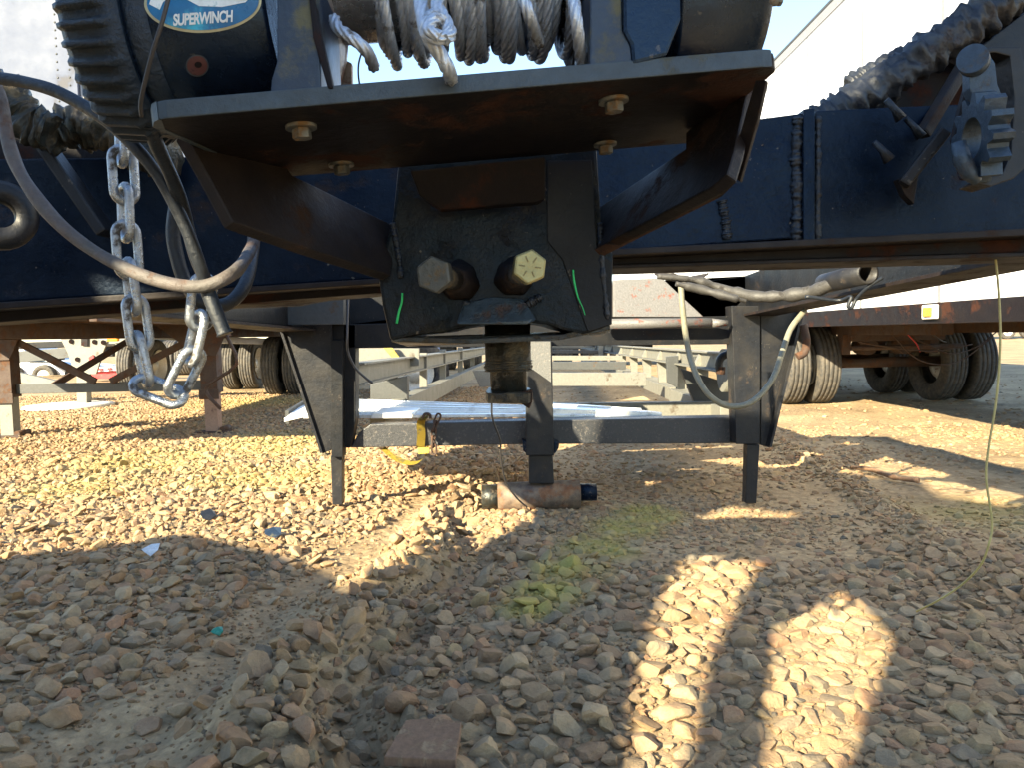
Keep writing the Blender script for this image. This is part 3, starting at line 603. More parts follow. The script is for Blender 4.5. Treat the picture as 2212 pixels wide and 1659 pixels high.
# low frame behind: axis yawed slightly right
def rb(name, u0, v0, Y0, u1, v1, Y1, wd, ht, m, **k): return rail(name, P(u0, v0, Y0), P(u1, v1, Y1), wd, ht, m, **k)
rb('upper_side_rail', 762, 808, 4.5, 1055, 755, 15, .07, .13, 'greybeam'); rb('rail_top_flange', 762, 786, 4.5, 1055, 749, 15, .14, .012, 'greybeam', bev=.001); rb('rail_bottom_flange', 762, 831, 4.5, 1055, 761, 15, .14, .012, 'greybeam', bev=.001)
rb('lower_side_rail', 815, 905, 4.9, 1075, 778, 16, .10, .14, 'greybeam')
prism_px('side_box', [(800, 830), (880, 812), (880, 870), (825, 895), (800, 900)], 5.6, .10, 'greydark')
prism_px('side_panel', [(772, 752), (905, 752), (905, 790), (772, 800)], 6.2, .05, 'greybeam')
for (u, v0, v1, Y_) in [(914, 762, 850, 6.9), (956, 755, 826, 8.2), (994, 750, 806, 9.8), (1020, 750, 792, 12)]: prism_px('frame_post', [(u-9*6/Y_, v0), (u+9*6/Y_, v0), (u+9*6/Y_, v1), (u-9*6/Y_, v1)], Y_, .06, 'greybeam')
prism_px('frame_floor_plate', [(1020, 800), (1140, 800), (1140, 836), (1036, 836)], 9.0, .06, 'greybeam')
# crossmembers
for (u0, u1, v0, v1, Y_, m) in [(1140, 1396, 805, 834, 6.4, 'greybeam'), (1140, 1352, 781, 798, 7.6, 'greydark'), (1140, 1345, 768, 778, 9.4, 'greybeam'), (1140, 1330, 756, 763, 12.5, 'greydark'), (1190, 1300, 743, 750, 15.5, 'greybeam')]:
    prism_px('crossmember', [(u0, v0), (u1, v0), (u1, v1), (u0, v1)], Y_, .08, m)
prism_px('front_inner_beam', [(1190, 872), (1595, 868), (1595, 908), (1190, 908)], 4.85, .06, 'greybeam')
prism_px('frame_post', [(1293, 742), (1303, 742), (1303, 768), (1293, 768)], 12, .06, 'greybeam')
# right side: stepped lower rail, posts and upper channel
def RX(Y_, k): u = 1156+1671*1.2/Y_; return u, 735+k*(u-1156)
def rr_(name, ya, yb, k, wd, ht, m, **kw): return rb(name, *RX(ya, k), ya, *RX(yb, k), yb, wd, ht, m, **kw)
rr_('lower_side_rail', 4.6, 6.35, .385, .20, .13, 'greybeam'); rr_('lower_side_rail', 6.4, 19, .37, .17, .11, 'greybeam')
rr_('upper_side_rail', 4.6, 19, .11, .04, .10, 'greybeam'); rr_('rail_bottom_flange', 4.6, 19, .155, .17, .012, 'greybeam', bev=.001); rr_('rail_top_flange', 4.6, 19, .065, .10, .012, 'greybeam', bev=.001)
for Y_ in (5.5, 6.3, 7.2, 8.2, 9.3, 10.5, 11.8, 13.2, 14.8):
    u, va = RX(Y_, .16); vb = RX(Y_, .34)[1]; w_ = 80/Y_
    prism_px('frame_post', [(u-w_*1.3, va), (u+w_*.7, va), (u+w_*.7, vb), (u-w_*.9, vb)], Y_, .05, 'greybeam')
    prism_px('rail_stiffener', [(u-w_*.5, RX(Y_, .07)[1]), (u+w_*.9, RX(Y_, .07)[1]), (u+w_*.9, RX(Y_, .15)[1]), (u-w_*1.4, RX(Y_, .15)[1])], Y_, .05, 'greybeam', bev=.001)
for (u, Y_) in [(1440, 6.2), (1500, 5.6)]: prism_px('rail_gusset', [(u, 770), (u+26, 768), (u+24, 838), (u+2, 826)], Y_, .04, 'greydark')
prism_px('rear_side_plate', [(1470, 795), (1596, 835), (1596, 905), (1500, 870)], 5.0, .05, 'greydark')
b = MB(); b.cyl(P(1560, 800, 4.6), P(1640, 800, 4.6), .13, n=26); b.build('air_tank', 'greybeam', tr)
# air chamber pipe elbow
b = MB(); b.tube(PP([(1556, 806), (1553, 785), (1560, 770), (1578, 762)], 4.45), .022, n=12, sub=6); b.build('elbow_pipe', 'hose_black', tr)
b = MB(); b.cyl(P(1556, 808, 4.45), P(1557, 792, 4.45), .026, n=16); b.build('elbow_ferrule', 'rust', tr)
# upper right web, ribbed deck edge, struts
prism_px('corner_web', [(1770, 240), (1880, 165), (2140, 0), (2300, -110), (2500, -150), (2500, 260), (2210, 260), (1772, 262)], 1.60, .02, 'under', .001)
def ribbed(pts, r, m, n_, name):
    b = MB(); q = catmull(pts, 22); rows = [r*(1+.06*math.sin(i*.8+2*noise.noise(Vector((i*.1, 4, 0))))+.30*noise.noise(Vector((i*.33, 0, r*99)))) for i in range(len(q))]
    b.tube(q, rows, n=22, sub=1, rough=.38, rf=55); return b.build(name, m, tr)
M['ribbed'] = mat('torn_rubber_edge', (.010, .012, .018), .42, 0, (.05, .028, .016), .34, 9, .9, 40, .5, (.08, .09, .10), .25)
ribbed(PP([(1762, 268), (1830, 232), (1950, 150), (2060, 75), (2150, 15), (2260, -60)], 1.50), .033, 'ribbed', 0, 'ribbed_deck_edge')
ribbed(PP([(1835, 188), (1878, 160), (1950, 118)], 1.53), .018, 'ribbed', 0, 'ribbed_deck_edge')
prism_px('deck_web', [(2100, 60), (2400, -100), (2400, 300), (2212, 300), (2130, 170), (2020, 120)], 1.56, .02, 'under', .001)
prism_px('grey_side_plate', [(2080, 130), (2400, -120), (2400, 330), (2205, 330), (2200, 140), (2130, 105)], 1.50, .012, 'paint_grey', .002)
rail('diagonal_strut', P(2085, 135, 1.44), P(1993, 290, 1.40), .022, .02, 'gusset')
rail('diagonal_strut', P(2040, 285, 1.36), P(1950, 400, 1.38), .045, .02, 'paint_grey')
prism_px('strut_foot', [(1940, 385), (1985, 375), (1975, 440), (1955, 420)], 1.38, .02, 'gusset', .002)
for (u, v) in [(1926, 225), (1968, 265), (1900, 315)]:
    b = MB(); b.tube(PP([(u-12, v-10), (u+6, v+8), (u+22, v+30)], 1.37), [.005, .006, .010], n=8, sub=1, rough=.4, rf=90); b.build('weld_drip', 'weld', tr)
# upper left: greasy angle and struts
ribbed(PP([(-60, 150), (20, 215), (70, 268), (115, 285)], 1.30), .030, 'grease', 0, 'greasy_deck_edge')
ribbed(PP([(110, 286), (180, 268), (250, 285), (330, 330), (372, 345)], 1.34), .034, 'grease', 0, 'greasy_deck_edge')
prism_px('corner_web', [(-200, 210), (110, 300), (360, 345), (360, 380), (-200, 380)], 1.45, .02, 'under', .001)
rail('diagonal_strut', P(88, 298, 1.36), P(232, 505, 1.36), .045, .02, 'paint_grey')
b = MB(); q0 = P(14, 468, 1.16)
b.lathe(q0+Vector((-.012, 0, 0)), (.75, -1, 0), [(0, .045), (.012, .050), (.030, .050), (.040, .042), (.040, .020), (.0, .020)], 28, caps=False); b.build('tie_ring', 'paint_grey', tr)

# ------------------------------------------------------------------ winch
wn = thing('electric_winch', LP(PW/2, .1, th/2), 'dirty black electric winch with a finned left end, bolted on the steel plate', 'winch')
def WL(u, Yx, z):   # local x from picture column at depth Y, absolute plate height z
    x = (P(u, 200, Yx)-A0).dot(XL); return LP(x, Yx-.62, z)
Yc = .715; RH = .085
zc = th/2+RH+.008
h0 = WL(262, .66, zc); h1 = WL(606, .66, zc)
Lc = .050; h0 = LP((WL(118, .63, zc)-A0).dot(XL)+Lc, .10, zc); h1 = LP((h1-A0).dot(XL), .10, zc)
Lh = (h1-h0).length
b = MB(); b.lathe(h0, XL, [(0, RH*.9), (.006, RH), (Lh-.004, RH), (Lh, RH*.97)], 64); hous = b.build('motor_housing', 'housing', wn)
# finned cap
def finr(h_, r_, a):
    k = (a*19/math.pi) % 1.0
    f = .0 if h_ < .004 or h_ > Lc-.010 else (1.0 if abs(k-.5) < .2 else 0)
    return r_+f*.0065
b = MB(); b.lathe(h0-XL*Lc, XL, [(0, RH*.72), (.006, RH*.93), (.010, RH*.97), (.012, RH*.985), (Lc-.012, RH*1.03), (Lc-.010, RH*1.05), (Lc-.002, RH*1.06), (Lc+.008, RH*1.05)], 304, rfun=lambda h_, r_, a: finr(h_, r_, a)); b.build('finned_cap', 'cast', wn)
b = MB(); b.lathe(h0+XL*.010, XL, [(0, RH*1.0), (.003, RH*1.02), (.016, RH*1.02), (.018, RH)], 64, caps=False); b.build('clamp_band', 'cast', wn)
# decal wrapped on the housing
view = Vector((0, -1, 0))
e_up = ZL; e_fr = (-YL)
def on_cyl(sx, ang, dr=.0006, base=h0, rad=RH):   # sx along the axis, ang from front upward
    return base+XL*sx+(e_fr*math.cos(ang)+e_up*math.sin(ang))*(rad+dr)+0*view
def decal_pt(u, v, dr):
    d = rotcam((u-CW/2)/FOC, 1.0, -(v-CH/2)/FOC); o = Vector((0, 0, CAMH)); c0 = h0
    dp = d-XL*d.dot(XL); op = (o-c0)-XL*(o-c0).dot(XL); rad = RH+dr
    A, B, C_ = dp.dot(dp), 2*dp.dot(op), op.dot(op)-rad*rad; D = B*B-4*A*C_
    t = (-B-math.sqrt(max(D, 0)))/(2*A); return o+d*t
def decal_region(outer, dr, name, m, parent):
    n_ = len(outer); cu = sum(p[0] for p in outer)/n_; cv = sum(p[1] for p in outer)/n_
    b = MB(); rows = []; K = 7
    for k in range(K+1):
        f = 1-k/K*.999; rows.append([b.bm.verts.new(decal_pt(cu+(u-cu)*f, cv+(v-cv)*f, dr)) for u, v in outer])
    for k in range(K):
        for i_ in range(n_): 
            fc = b.bm.faces.new((rows[k][i_], rows[k][(i_+1) % n_], rows[k+1][(i_+1) % n_], rows[k+1][i_])); fc.smooth = True
    bmesh.ops.recalc_face_normals(b.bm, faces=b.bm.faces[:])
    return b.build(name, m, parent)
def oval(cu, cv, a, b_, rot=0, n_=60):
    return [(cu+a*math.cos(t)*math.cos(rot)-b_*math.sin(t)*math.sin(rot), cv+a*math.cos(t)*math.sin(rot)+b_*math.sin(t)*math.cos(rot)) for t in [2*math.pi*i/n_ for i in range(n_)]]
dec = decal_region(oval(438, 3, 127, 67, -.03), .0006, 'decal', 'labelrim', wn)
decal_region(oval(438, 3, 121, 61, -.03), .0011, 'decal_field', 'labelblue', dec)
decal_region([(392, -8), (430, 12), (480, 14), (530, 4), (548, -14), (500, -4), (450, -20), (410, -26)], .0015, 'decal_swoosh', 'labelwhite', dec)
decal_region([(322, 8), (345, 20), (352, 4), (372, -12), (350, -22), (328, -10)], .0015, 'decal_swoosh', 'labelwhite', dec)
tcu = bpy.data.curves.new('lettering', 'FONT'); tcu.body = 'SUPERWINCH'; tcu.size = 1; tcu.offset = .035; tcu.space_character = .93
to = bpy.data.objects.new('lettering', tcu); COL.objects.link(to); dg_ = bpy.context.evaluated_depsgraph_get(); me = bpy.data.meshes.new_from_object(to.evaluated_get(dg_)); bpy.data.objects.remove(to)
bm = bmesh.new(); bm.from_mesh(me); bmesh.ops.triangulate(bm, faces=bm.faces[:]); bmesh.ops.subdivide_edges(bm, edges=[e for e in bm.edges if e.calc_length() > .3], cuts=2)
bmesh.ops.triangulate(bm, faces=bm.faces[:])
xsn = [v.co.x for v in bm.verts]; x0n, x1n = min(xsn), max(xsn)
for v in bm.verts:
    fx = (v.co.x-x0n)/(x1n-x0n); fy = v.co.y/.70
    v.co = decal_pt(435+fx*128+fy*1, 49-fx*9-fy*24, .0017)-Vector((45*0, 0, 0))
bm.to_mesh(me); bm.free()
for vtx in me.vertices: pass
lt = link_mesh('lettering', me, 'labelwhite', dec)
# the lettering sits a little left of the oval's centre
lt.location = lt.location - XL*.0225
decal_region(oval(426, 141, 25, 24, 0, 32), .0012, 'plug_ring', 'edge', wn); decal_region(oval(426, 141, 22, 21, 0, 32), .0018, 'drain_plug', 'rustspot', wn); decal_region(oval(428, 139, 8, 7, 0, 24), .0022, 'plug_socket', 'under', wn)
# end brackets
def wplate(name, pts, Y, d, m, parent=wn, bev=.0015): b = MB(); b.prism(PP(pts, Y), YL*d, bev); return b.build(name, m, parent)
wplate('drum_support', [(598, -60), (682, -60), (686, 60), (694, 190), (584, 203), (586, 172), (598, 132)], .625, .10, 'plate_blue')
wplate('drum_support', [(1274, -60), (1340, -60), (1344, 66), (1364, 96), (1368, 138), (1274, 146)], .635, .10, 'plate_blue')
wplate('support_rib', [(661, -60), (672, -60), (690, 60), (720, 190), (708, 190), (676, 80)], .622, .012, 'under')
b = MB(); cxa = (WL(735, .7, zc)-A0).dot(XL); cxb = (WL(1268, .7, zc)-A0).dot(XL); zd = zc+.036; yd = .112
ca, cb = LP(cxa, yd, zd), LP(cxb, yd, zd)
b.cyl(ca, cb, .052, n=40); b.build('drum', 'drum', wn)
b = MB(); b.lathe(ca-XL*.020, XL, [(0, .094), (.004, .096), (.006, .096), (.018, .070), (.022, .055)], 56); b.build('drum_flange', 'pinkrust', wn)
b = MB(); b.lathe(cb-XL*.004, XL, [(0, .088), (.004, .090), (.008, .088)], 56); b.build('drum_flange', 'under', wn)
wplate('tie_plate', [(728, 120), (760, 135), (760, 196), (706, 200), (712, 160)], .78, .01, 'pinkrust')
# wire rope
b = MB(); Ld = (cb-ca).length; r_rope = .0052; e1, e2 = -YL, ZL; turns = 24; seq = []
x_start = .040
for t in range(turns):
    x0t = x_start+(Ld-x_start-.012)*t/(turns-1)
    rt = .062+random.uniform(0, .004)+(.004 if t > 12 else 0); tilt = random.uniform(-.013, .013); ph = random.uniform(0, 6.28)
    sag = random.choice([0, .001, .003, .006, .010])+(.003 if t > 14 else 0)
    for k in range(26):
        a = 2*math.pi*k/26
        xx_ = x0t+(Ld-x_start-.012)/(turns-1)*(k/26)+tilt*math.sin(a+ph)
        low = max(0, -math.sin(a)); seq.append(ca+XL*xx_+(e1*math.cos(a)+e2*math.sin(a))*rt-ZL*low*sag)
b.tube(seq, r_rope, n=30, sub=9, lobes=6, twist=95, lobe_amp=.30)
rope = b.build('wire_rope', 'rope', wn)
b = MB(); seq = []
for t in range(17):
    x0t = x_start+.012+(Ld-x_start-.03)*t/16; rt = .056; tilt = random.uniform(-.02, .02)
    for k in range(20): a = 2*math.pi*k/20; seq.append(ca+XL*(x0t+tilt*math.sin(a)+.6*r_rope*k/20)+(e1*math.cos(a)+e2*math.sin(a))*rt)
b.tube(seq, r_rope, n=12, sub=2); b.build('rope_layer', 'rope', rope)
b = MB(); b.tube(PP([(722, 40, .655), (732, 62, .642), (762, 82, .635), (792, 110, .64), (808, 145, .66)]), r_rope, n=36, sub=14, lobes=6, twist=95, lobe_amp=.26); b.build('rope_end', 'rope', rope)
b = MB(); b.tube(PP([(905, -20, .60), (915, 40, .59), (928, 82, .588), (952, 118, .592), (968, 150, .60), (975, 172, .63)]), r_rope*1.1, n=36, sub=14, lobes=6, twist=95, lobe_amp=.26); b.build('rope_end', 'rope', rope)
b = MB(); b.tube(PP([(950, 20, .59), (920, 45, .58), (918, 70, .578), (945, 84, .575), (965, 70, .578), (962, 45, .582), (940, 40, .576), (925, 62, .57), (950, 78, .57)]), r_rope*.85, n=30, sub=12, lobes=6, twist=130, lobe_amp=.3); b.tube(PP([(960, 85, .575), (972, 70, .58), (960, 40, .585), (945, 10, .59), (960, -30, .6)]), r_rope, n=30, sub=12, lobes=6, twist=95, lobe_amp=.3); b.build('rope_knot', 'rope', rope)
for (ua, va, ub, vb) in [(1118, -40, 1165, 95), (1235, -40, 1258, 150)]:
    b = MB(); b.tube(PP([(ua, va, .635), ((ua+ub)/2, (va+vb)/2, .632), (ub, vb, .665)]), r_rope, n=36, sub=16, lobes=6, twist=95, lobe_amp=.3); b.build('rope_end', 'rope', rope)
# gearbox on the right
g0 = LP((WL(1372, .68, zc)-A0).dot(XL), .10, zc); g1 = LP((WL(1704, .66, zc)-A0).dot(XL), .10, zc); Lg = (g1-g0).length
b = MB(); b.lathe(g0, XL, [(-.0, RH*.98), (Lg*.30, RH*.98), (Lg*.30+.001, RH*1.0), (Lg*.33, RH*1.03), (Lg*.35, RH*1.03), (Lg*.351, RH*.99), (Lg-.012, RH*.99), (Lg-.003, RH*.95), (Lg, RH*.88)], 64); b.build('gear_housing', 'housing', wn)
wplate('gear_base', [(1345, -60), (1470, -60), (1472, 40), (1440, 120), (1366, 138), (1362, 96), (1346, 66)], .632, .08, 'housing', bev=.003)
b = MB(); q = g1-XL*.004+(-YL*math.cos(-.55)+ZL*math.sin(-.55))*RH*.9; b.cyl(q-XL*.006, q+XL*.006, .0055, n=14); b.hexa(q+XL*.006, XL, .006, .004); b.build('housing_bolt', 'bolt', wn)
# thin wire in front of the winch
b = MB(); b.tube(PP([(372, -40, .565), (352, 40, .565), (330, 110, .57), (312, 180, .58), (304, 222, .59), (306, 250, .60)]), .0016, n=8, sub=6)
tag(b.build('control_wire', 'wire_dark', None), 'thin dark wire dangling down across the blue oval badge of the winch', 'wire')
b = MB(); b.tube(PP([(790, 90), (776, 130), (774, 160), (778, 190)], .85), .0011, n=6, sub=6)
tag(b.build('control_wire', 'wire_dark', None), 'short bent black wire against the sky under the left end of the rope drum', 'wire')

# ------------------------------------------------------------------ hoses, chain, wires
def hose(name, pts, r, m, label, cat='hose', jit=.0, n=14, sub=10, flatend=None):
    b = MB(); b.tube(PP(pts), r, n=n, sub=sub, jit=jit); return tag(b.build(name, m, None), label, cat)
hose('air_hose', [(-30, 150, .86), (0, 210, .86), (22, 320, .85), (60, 400, .84), (130, 485, .83), (220, 552, .82), (330, 602, .80), (430, 618, .79), (500, 592, .80), (535, 550, .86), (556, 500, .98)], .0068, 'hose_brown', 'weathered grey brown hose sagging in a wide loop in front of the chain', jit=.15)
hose('power_cable', [(-30, 164, .80), (60, 178, .79), (140, 205, .78), (240, 268, .77), (330, 362, .77), (392, 470, .78), (428, 560, .79), (446, 620, .80), (466, 672, .80), (486, 722, .80)], [.0062]*70+[.0075]*20+[.0090]*20, 'hose_black', 'black cable curving from the left edge down to a thick blunt end beside the chain', 'cable', jit=.12)
hose('power_cable', [(322, 262, .70), (338, 310, .73), (372, 385, .76), (396, 455, .79), (420, 545, .82), (452, 622, .86)], .0068, 'hose_black', 'black cable running down from the left corner of the winch plate', 'cable', jit=.1)
hose('power_cable', [(382, 430, .95), (374, 500, .95), (384, 560, .95), (402, 610, .95), (438, 655, .95), (492, 655, .97), (530, 612, 1.0), (546, 540, 1.06), (548, 505, 1.10)], .0085, 'hose_black', 'black cable hooked upward in a curl behind the grey brown hose', 'cable')
# chain
def link_mesh_data(L=.0295, Wd=.0115, r=.0050):
    b = MB(); pts = []
    n_ = 10; s_ = L-Wd
    for k in range(n_+1): a = -math.pi/2+math.pi*k/n_; pts.append(Vector((Wd*math.cos(a), 0, 0))*1+Vector((0, 0, 0)))
    pts = []
    for k in range(n_+1): a = math.pi*k/n_; pts.append(Vector((Wd*math.cos(a), 0, s_+Wd*math.sin(a))))
    for k in range(n_+1): a = math.pi+math.pi*k/n_; pts.append(Vector((Wd*math.cos(a), 0, -s_+Wd*math.sin(a))))
    m_ = len(pts); rows = []
    for i_ in range(m_):
        t = (pts[(i_+1) % m_]-pts[i_-1]).normalized(); nv = Vector((0, 1, 0)); bv = t.cross(nv)
        rows.append([b.bm.verts.new(pts[i_]+(nv*math.cos(2*math.pi*k/10)+bv*math.sin(2*math.pi*k/10))*r) for k in range(10)])
    for i_ in range(m_):
        for k in range(10):
            f = b.bm.faces.new((rows[i_][k], rows[i_][(k+1) % 10], rows[(i_+1) % m_][(k+1) % 10], rows[(i_+1) % m_][k])); f.smooth = True
    bmesh.ops.recalc_face_normals(b.bm, faces=b.bm.faces[:]); me = bpy.data.meshes.new('link'); b.bm.to_mesh(me); b.bm.free(); return me
LM = link_mesh_data(); LM.materials.append(M['chain'])
def chain(root, pts, pitch, lm, scale=1.0, phase=0.5):
    q = catmull(pts, 30); out = [q[0]]; acc = 0; cents = []
    L = [0]
    for a, b_ in zip(q[:-1], q[1:]): L.append(L[-1]+(b_-a).length)
    k = 0; s_ = pitch/2
    def at(s):
        j = min(max(1, int(np.searchsorted(L, s))), len(q)-1); t = (s-L[j-1])/max(1e-9, L[j]-L[j-1]); return q[j-1].lerp(q[j], t)
    while s_ < L[-1]:
        p = at(s_); t = (at(min(L[-1], s_+pitch*.45))-at(max(0, s_-pitch*.45))).normalized()
        rot = t.to_track_quat('Z', 'Y').to_matrix().to_4x4()
        roll_ = (0 if k % 2 else math.pi/2)+phase+random.uniform(-.15, .15)
        o = bpy.data.objects.new('link', lm); COL.objects.link(o); o.parent = root
        mw = Matrix.Translation(p-root.location) @ rot @ Matrix.Rotation(roll_, 4, 'Z') @ Matrix.Scale(scale, 4); o.matrix_local = mw
        s_ += pitch; k += 1
ch = thing('safety_chain', P(340, 870, .88), 'silver steel safety chain hanging in a deep loop under the left of the neck', 'chain')
chain(ch, PP([(262, 255), (264, 330), (270, 420), (274, 520), (284, 620), (298, 700), (306, 770), (330, 835), (368, 845), (402, 800), (420, 740), (432, 680), (436, 640)], .88), .0415, LM, 1.0, .75)
# vertical thin wires
hose('stay_wire', [(752, 642, 3.6), (750, 720, 3.5), (752, 760, 3.5), (768, 795, 3.5), (788, 815, 3.5), (805, 828, 3.5)], .0055, 'wire_dark', 'thin dark wire hanging behind the coupler left of the long grey side rail', 'wire')
hose('hanging_wire', [(1062, 868, 1.15), (1064, 905, 1.15), (1080, 950, 1.16), (1082, 985, 1.17), (1092, 1040, 1.2), (1115, 1075, 1.22), (1138, 1096, 1.25)], .0014, 'wire_dark', 'thin dark wire dangling from the coupler socket in front of the stand foot', 'wire')
b = MB(); b.tube(PP([(2148, 540, 1.5), (2153, 580, 1.5), (2158, 640, 1.5), (2161, 720, 1.5), (2158, 800, 1.5), (2150, 880, 1.5), (2134, 980, 1.5), (2131, 1040, 1.5), (2143, 1130, 1.5), (2135, 1180, 1.5), (2118, 1222, 1.52), (2080, 1262, 1.56), (2030, 1296, 1.6), (1980, 1322, 1.68)]), .0022, n=8, sub=8)
tag(b.build('hanging_wire', 'wire_yellow', None), 'long yellow wire hanging from the right front beam down to the gravel', 'wire')
hose('loom_hose', [(1470, 600, 3.3), (1474, 660, 3.3), (1484, 740, 3.3), (1500, 800, 3.25), (1530, 852, 3.2), (1575, 878, 3.2), (1625, 868, 3.2), (1668, 820, 3.25), (1690, 760, 3.3), (1708, 710, 3.35), (1738, 670, 3.4)], .0125, 'tube_olive', 'olive plastic tube hanging in a big U loop in front of the right bracket', jit=.05)
hose('cable_loom', [(1420, 596, 3.0), (1500, 604, 3.0), (1560, 622, 3.0), (1640, 640, 2.9), (1740, 632, 2.8), (1800, 612, 2.7), (1880, 588, 2.6)], [.012]*12+[.016]*12+[.020]*12+[.024]*40, 'hose_grey', 'grey taped cable bundle under the right neck rail', 'cable', jit=.35)
hose('cable_loom', [(1460, 612, 2.95), (1520, 626, 2.95), (1580, 642, 2.9), (1612, 650, 2.9)], [.010]*4+[.016]*20+[.008]*20, 'hose_grey', 'pale flat plastic sleeve below the taped cable bundle', 'cable', jit=.3)
hose('hook_wire', [(1740, 640, 2.6), (1810, 648, 2.6), (1838, 640, 2.55), (1832, 660, 2.55), (1840, 664, 2.55), (1850, 645, 2.55), (1880, 615, 2.5), (1905, 600, 2.5)], .006, 'hose_black', 'black wire with a small loop under the end of the right rail pipe', 'wire')
b = MB(); b.lathe(P(1780, 612, 2.8), P(1872, 590, 2.5)-P(1780, 612, 2.8), [(0, .035), (.31, .035), (.31, .027), (.0, .027)], 24, caps=False); b.build('rail_pipe', 'paint_grey', tr)
hose('thin_cable', [(1735, 700, 3.9), (1742, 735, 3.9), (1738, 760, 3.9), (1722, 770, 3.9)], .02, 'brown', 'brown bracket hose beside the right bracket top', 'hose')
# wiring cluster
b = MB()
for k in range(7): b.tube(PP([(1415+k*3, 592+k, 3.05), (1450+k*6, 590+k*4, 3.0), (1478+k*3, 600+k*2, 3.02), (1500+k*5, 596-k, 3.05)]), .004, n=6, sub=6)
tag(b.build('wire_tangle', 'wire_dark', None), 'tangle of thin grey wires right of the coupler box', 'wire')

# ratchet sprocket on the right
rt_ = thing('ratchet_winch', P(2110, 300, 1.2), 'grey steel ratchet sprocket in a rounded bracket at the upper right corner', 'ratchet')
def prt(name, pts, Y, d, m, parent=rt_, bev=.002): b = MB(); b.prism(PP(pts, Y), fwd*d, bev); return b.build(name, m, parent)
prt('bracket', [(2205, 100), (2240, 260), (2236, 340), (2190, 385), (2140, 402), (2110, 395), (2125, 385), (2165, 375), (2185, 330), (2192, 210), (2182, 120), (2150, 112), (2120, 115), (2115, 105), (2145, 100)], 1.18, .05, 'paint_grey')
prt('bracket_back', [(2110, 110), (2190, 105), (2215, 240), (2205, 340), (2150, 392), (2080, 385), (2060, 300), (2075, 230)], 1.26, .012, 'under')
prt('link_arm', [(2095, 140), (2110, 112), (2135, 112), (2150, 135), (2155, 180), (2170, 218), (2160, 232), (2145, 215), (2105, 215), (2095, 190)], 1.17, .02, 'sprocket')
q = P(2105, 135, 1.17); ax = Vector((-.8, -1, .1)).normalized(); b = MB(); b.cyl(q, q+ax*.02, .021, n=24); b.build('pin_head', 'sprocket', rt_)
ctr = P(2098, 298, 1.17); ax = Vector((.985, -.10, .05)).normalized()
e1 = ax.cross(Vector((0, 0, 1))).normalized(); e2 = ax.cross(e1)
bq = MB(); ring = []
for k in range(48):
    a = 2*math.pi*k/48; ph = k % 4; rr = [.050, .065, .063, .049][ph]; ring.append(ctr+(e1*math.cos(a)+e2*math.sin(a))*rr)
inn = [ctr+(e1*math.cos(2*math.pi*k/48)+e2*math.sin(2*math.pi*k/48))*.030 for k in range(48)]
va = [bq.bm.verts.new(p) for p in ring]; vb = [bq.bm.verts.new(p) for p in inn]; vc = [bq.bm.verts.new(p+ax*.030) for p in ring]; vd = [bq.bm.verts.new(p+ax*.030) for p in inn]
for k in range(48):
    n_ = (k+1) % 48
    for quad in ((va[k], va[n_], vb[n_], vb[k]), (vc[k], vd[k], vd[n_], vc[n_]), (va[k], vc[k], vc[n_], va[n_]), (vb[k], vb[n_], vd[n_], vd[k])): bq.bm.faces.new(quad)
bmesh.ops.recalc_face_normals(bq.bm, faces=bq.bm.faces[:]); spk = bq.build('sprocket_wheel', 'sprocket', rt_)
b = MB(); b.tube(PP([(2070, 305), (2078, 345), (2095, 375), (2112, 392)], 1.16), [.010, .013, .012, .007], n=8, sub=1); b.build('pawl', 'sprocket', rt_)

# ------------------------------------------------------------------ ramps, strap, rusty chain on the low crossbeam
rp = thing('loading_ramp', P(760, 905, 4.6), 'bright aluminium loading ramp laid across the low crossbeam, wide end at left', 'ramp')
def ramp(root, pts, th_, m): b = MB(); b.prism(PP(pts), Vector((0, 0, th_)), .003); return b.build('ramp_deck', m, root)
ramp(rp, [(655, 905, 4.35), (1150, 902, 4.35), (1405, 906, 4.40), (1130, 884, 5.2), (770, 868, 5.5), (665, 884, 5.1)], .02, 'alu')
b = MB(); b.prism(PP([(614, 912, 4.35), (664, 900, 4.35), (668, 878, 5.2), (660, 876, 5.2), (640, 890, 4.9)]), Vector((0, 0, .02)), .002); b.build('ramp_lip', 'alubright', rp)
b = MB(); b.bar(P(620, 902, 4.6), P(668, 872, 5.3), .02, .08); b.build('ramp_side', 'greydark', rp)
for k in range(5):
    b = MB(); b.bar(P(770+k*6, 900-k*7, 4.45+k*.2)+Vector((0, 0, .022)), P(1130+k*10, 899-k*3.2, 4.45+k*.15)+Vector((0, 0, .022)), .018, .012); b.build('ramp_rib', 'alubright', rp)
rp2 = thing('loading_ramp', P(1250, 895, 4.6), 'bluish aluminium ramp lying right of the stand, narrow end pointing right', 'ramp')
b = MB(); b.prism(PP([(1190, 900, 4.37), (1430, 908, 4.4), (1300, 893, 4.7), (1190, 884, 5.0)]), Vector((0, 0, .045)), .003); b.build('ramp_deck', 'alu', rp2)
b = MB(); b.bar(P(1195, 890, 4.6)+Vector((0, 0, .04)), P(1385, 900, 4.5)+Vector((0, 0, .04)), .02, .014); b.build('ramp_rib', 'alubright', rp2)
b = MB(); b.cyl(P(1150, 880, 4.75), P(1316, 888, 4.72), .022, n=14); tag(b.build('blue_bar', 'blue', None), 'blue painted bar with rusty end lying behind the low crossbeam', 'bar')
bx_ = MB(); bx_.prism(PP([(800, 905, 4.3), (890, 904, 4.3), (892, 894, 4.3), (806, 893, 4.3)]), fwd*.35, .004); tag(bx_.build('folded_plate', 'alubright', None), 'small bright white folded plate lying on the ramp above the strap', 'plate')
st = thing('ratchet_strap', P(905, 965, 4.17), 'yellow webbing strap wrapped round the low crossbeam with a loop hanging below', 'strap')
